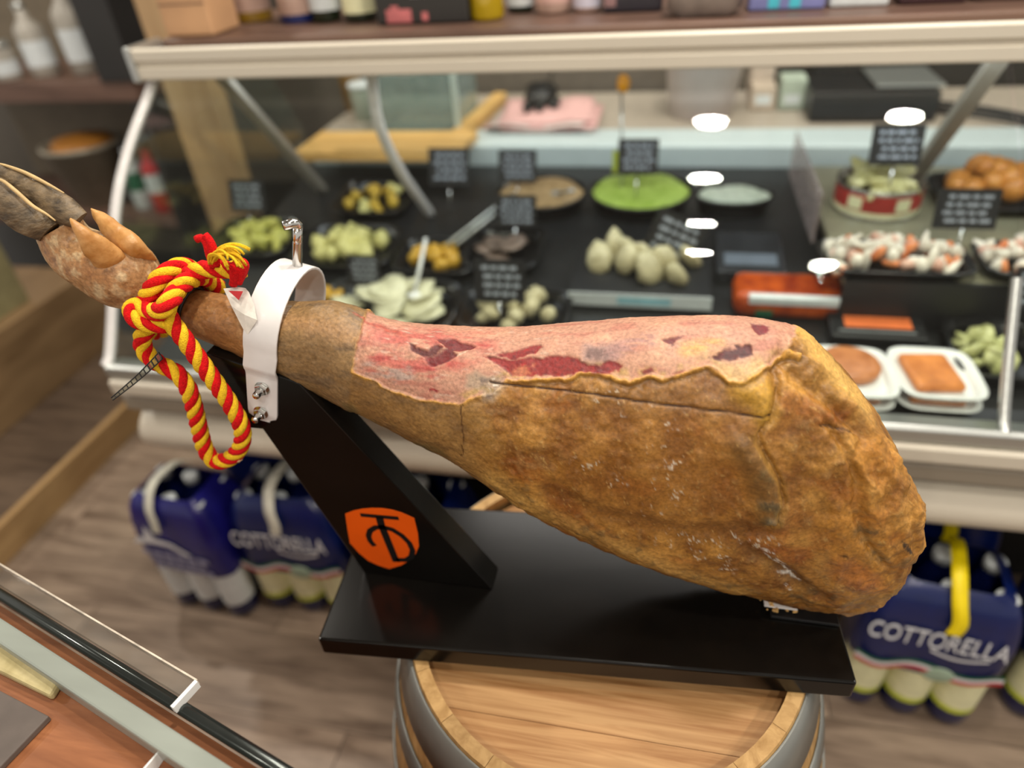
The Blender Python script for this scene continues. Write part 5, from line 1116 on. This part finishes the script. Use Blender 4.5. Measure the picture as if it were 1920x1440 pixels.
# ------------------------------------------------------------------ shrink-wrapped water packs
PB = {}
def pack(x, y, label, film, flag, handle, text=None, rz=0.0, small=None, white=False):
    e = empty('water_pack', (x, y, 0.0), label, 'water pack', rz=rz)
    if 'b' not in PB:
        r = 0.0395; pr = [(r * 0.7, 0.001), (r * 0.95, 0.006), (r, 0.02)]
        for k in range(9): pr += [(r, 0.03 + k * 0.018), (r * 0.975, 0.039 + k * 0.018)]
        pr += [(r, 0.21), (r * 0.93, 0.25), (r * 0.62, 0.295), (r * 0.4, 0.325), (r * 0.4, 0.335)]
        mb = MB(); mb.lathe(pr, 20); PB['b'] = mb.mesh('bottle', M['pet'])
        for nm, m in (('c', M['label_cream']), ('w', M['label_white'])):
            mb = MB(); mb.lathe([(r * 1.02, 0.050), (r * 1.02, 0.152)], 20, cap=False); PB[nm] = mb.mesh('label', m)
        mb = MB(); mb.lathe([(r * 1.024, 0.050), (r * 1.024, 0.064)], 20, cap=False); PB['g'] = mb.mesh('label_edge', M['lime'])
        mb = MB(); mb.lathe([(r * 0.45, 0.330), (r * 0.45, 0.350), (r * .4, 0.352)], 14); PB['k'] = mb.mesh('cap', M['label_white'])
    for i in range(3):
        for j in range(2):
            b = bpy.data.objects.new('bottle', PB['b']); COL.objects.link(b); b.parent = e; b.location = ((i - 1) * 0.0805, 0.041 + j * 0.0805, 0)
            ks = ['k'] + (['w'] if white else ['c', 'g']) if j == 0 else ['k']
            for k in ks:
                c = bpy.data.objects.new(PB[k].name.split('.')[0], PB[k]); COL.objects.link(c); c.parent = b
    # film: scalloped sleeve round the six bottles
    def ring(z, s, sc):
        r = []; n = 72
        for i in range(n):
            a = 2 * PI * i / n; c, sn = math.cos(a), math.sin(a)
            X = 0.124 * math.copysign(abs(c) ** 0.28, c); Y = 0.0835 * math.copysign(abs(sn) ** 0.28, sn)
            k = 1 - sc * (0.5 - 0.5 * math.cos(2 * PI * X / 0.0805 + (PI if False else 0))) * (abs(Y) > 0.06)
            r.append((X * s, 0.081 + Y * s * k, z))
        return r
    rows = [ring(0.155 + (0 if white else 0), 1.0, 0.08), ring(0.19, 1.005, 0.05), ring(0.24, 1.0, 0.02), ring(0.29, 0.95, 0.0), ring(0.325, 0.88, 0.0), ring(0.35, 0.78, 0.0), ring(0.362, 0.6, 0.0)]
    MB().grid(rows, True, closed=True).build('film', film, e)
    mb = MB()
    if flag:      # wavy green white red band
        for k, (m, z0) in enumerate(((M['green_print'], 0.172), (M['white_print'], 0.164), (M['red_print'], 0.155))):
            mb = MB(); rr = []
            for i in range(49):
                X = -0.118 + 0.236 * i / 48; zz = z0 + 0.010 * math.cos(2 * PI * X / 0.13 + 0.6) + 0.004
                yy = -0.0055 + 0.003 * (0.5 - 0.5 * math.cos(2 * PI * X / 0.0805))
                rr.append([(X, yy - 0.0004 * k, zz), (X, yy - 0.0004 * k, zz + 0.009)])
            mb.grid(rr).build('flag_band', m, e)
        mb = MB(); mb.blob((0.02, -0.0045, 0.165), 0.026, 0.003, 0.021, 1, 20, 10, 0.0); mb.build('seal', mat('sage_seal', lin(150, 170, 150), 0.5), e)
        MB().box(-0.01, 0.012, -0.0075, -0.0068, 0.268, 0.274).build('print', M['red_print'], e).rotation_euler = (-0.1, 0, 0)
    if text:
        tm = text_mesh(text, 0.060); tm.materials.append(M['white_print'])
        o = bpy.data.objects.new('lettering', tm); COL.objects.link(o); o.parent = e; o.location = (-0.006, -0.0065, 0.240); o.rotation_euler = (PI / 2 - 0.03, 0, 0); o.scale = (0.216 / max(0.01, o.dimensions.x), 1.0, 1.0)
        mb = MB(); rr = [[(-0.01 + 0.09 * t, -0.0068, 0.230 - 0.012 * math.sin(PI * t)), (-0.01 + 0.09 * t, -0.0068, 0.236 - 0.012 * math.sin(PI * t))] for t in np.linspace(0, 1, 14)]
        mb.grid(rr).build('swash', M['white_print'], e)
    if small:
        for t, zz, sz in small:
            tm = text_mesh(t, sz); tm.materials.append(M['white_print']); o = bpy.data.objects.new('lettering', tm); COL.objects.link(o); o.parent = e; o.location = (0.0, -0.0055, zz); o.rotation_euler = (PI / 2, 0, 0)
    if handle:
        hp_ = smooth_path([(handle[1], -0.0085, 0.288), (handle[1] + 0.004, -0.006, 0.315), (handle[1] - 0.004, 0.006, 0.350), (handle[1] - 0.008, 0.045, 0.386), (handle[1], 0.115, 0.386), (handle[1] + 0.004, 0.152, 0.358)], 24)[0]
        ribbon(hp_, (1, 0, 0), 0.024, 0.0012, None, None).build('handle_strap', handle[0], e)
    return e
SLV = mat('silver_strap', lin(206, 204, 190), 0.4)
pack(0.520, 0.806, 'navy six-bottle water pack with white lettering and yellow strap, right of the ham butt', M['navy'], True, (M['yellow'], 0.008), 'COTTORELLA', rz=-0.10)
pack(0.830, 0.835, 'navy water pack cut off by the right edge of the picture', M['navy'], True, (M['yellow'], 0.0), 'COTTORELLA')
pack(-0.747, 0.835, 'navy water pack with white lettering beside the ham stand post', M['navy'], True, (SLV, 0.0), 'COTTORELLA', rz=0.03)
pack(-0.465, 0.845, 'navy water pack mostly hidden behind the ham stand', M['navy'], True, None, 'COTTORELLA')
pk1 = pack(-0.990, 0.800, 'violet-blue water pack with a white mountain print, farthest left', M['violet'], False, (SLV, -0.02), None, rz=-0.06, white=True); pk1.scale = (0.90, 0.95, 1.0)
mb = MB(); pkp = [(-0.115, 0.235), (-0.09, 0.262), (-0.075, 0.255), (-0.055, 0.30), (-0.04, 0.262), (0.0, 0.255), (0.045, 0.225), (0.03, 0.222), (-0.01, 0.243), (-0.05, 0.245), (-0.09, 0.24)]
mb.prism(pkp, 0.0006, Matrix.Translation((0, -0.0062, 0))).build('mountain_print', M['white_print'], pk1)
q = random.Random(5); mb = MB()
for r_ in range(3):
    xx = -0.10 + 0.012 * r_
    while xx < 0.07: l = q.uniform(0.012, 0.03); mb.box(xx, xx + l, -0.0064, -0.0056, 0.205 - 0.022 * r_, 0.219 - 0.022 * r_); xx += l + 0.006
mb.build('blurred_print', mat('dim_white_print', lin(150, 150, 178), 0.5), pk1)
pack(-0.88, 1.012, 'navy water pack in the second row behind the violet one', M['navy'], False, None)
pack(-0.60, 1.018, 'navy water pack in the second row behind the post', M['navy'], False, None)
pack(0.56, 1.012, 'navy water pack in the second row at the right', M['navy'], False, (M['yellow'], 0.01))
# ------------------------------------------------------------------ counter corner in the foreground
fgc = empty('wooden_display_counter', (-0.42, 0.12, 0.0), 'orange-brown wooden counter corner with a clear acrylic guard, bottom left', 'counter')
fr = Matrix(((0.960, 0.278, 0, 0), (-0.278, 0.960, 0, 0), (0, 0, 1, 0), (0, 0, 0, 1)))      # x along the edge, y outwards
def fk(mb, name, m, **k):
    mb.v = [tuple(fr @ Vector(p)) for p in mb.v]; return under(mb.build(name, m, **k), fgc)
M['cherry'] = wood_mat('orange_brown_wood', lin(116, 70, 44), lin(152, 98, 64), (0.9, 9, 9), 5, 0.35)
for k in range(5): fk(MB().box(-1.1, 0.10, -0.36 + k * 0.094, -0.36 + k * 0.094 + 0.0932, 0.80, 0.83), 'board', M['cherry'], bevel=0.0008)
fk(MB().box(-1.08, 0.08, -0.35, 0.10, 0.0, 0.7995), 'body', M['cherry'])
fk(MB().box(-1.1, 0.10, 0.080, 0.0965, 0.8305, 0.853), 'frosted_strip', mat('frosted_strip', lin(140, 146, 138), 0.3, var=0.12, scale=24, stretch=(0.2, 1, 1)), bevel=0.002)
fk(MB().tube([(-1.1, 0.1135, 0.842), (0.10, 0.1135, 0.842)], 0.0052, 14), 'rail', mat('dark_rail', lin(64, 68, 66), 0.18, 0.7, var=0.2, scale=14))
fk(MB().box(-1.1, -0.398, 0.1185, 0.1325, 0.846, 0.852), 'acrylic_guard', M['acrylic'])
fk(MB().box(-1.1, -0.398, 0.1326, 0.1340, 0.846, 0.8525), 'guard_edge', mat('scuffed_edge', lin(196, 184, 168), 0.5, var=0.3, scale=90))
fk(MB().box(-0.399, -0.3955, 0.108, 0.1325, 0.8455, 0.8535), 'guard_end', M['white_tray'])
sl = MB().box(-0.13, 0.0, -0.10, 0.0, 0, 0.006).build('slate_board', mat('grey_slate', lin(92, 82, 76), 0.6, var=0.15, scale=40), loc=(-0.461, 0.197, 0.8305), bevel=0.001, label='dark grey slate board lying on the foreground counter', cat='board'); sl.rotation_euler = (0, 0, -0.2)
cd = empty('white_card', (-0.348, 0.185, 0.8305), 'white pointed plastic card standing on the foreground counter', 'card', rz=1.5)
MB().prism([(-0.06, 0), (0.008, 0), (0.004, 0.010), (-0.06, 0.026)], 0.0016).build('sheet', M['white_tray'], cd)
cw = empty('cheese_wedge', (-0.515, 0.236, 0.8305), 'pale straw-coloured cheese wedge at the left edge of the foreground counter', 'cheese', rz=-0.28)
MB().add([(-0.06, -0.022, 0), (0.05, -0.012, 0), (0.04, 0.01, 0), (-0.06, 0.012, 0), (-0.06, -0.022, 0.012), (0.05, -0.012, 0.010), (0.04, 0.01, 0.010), (-0.06, 0.012, 0.012)], [(0, 1, 2, 3), (4, 5, 6, 7), (0, 1, 5, 4), (1, 2, 6, 5), (2, 3, 7, 6), (3, 0, 4, 7)]).build('body', food('straw_cheese', lin(176, 160, 108), lin(198, 184, 138)), cw, bevel=0.003)
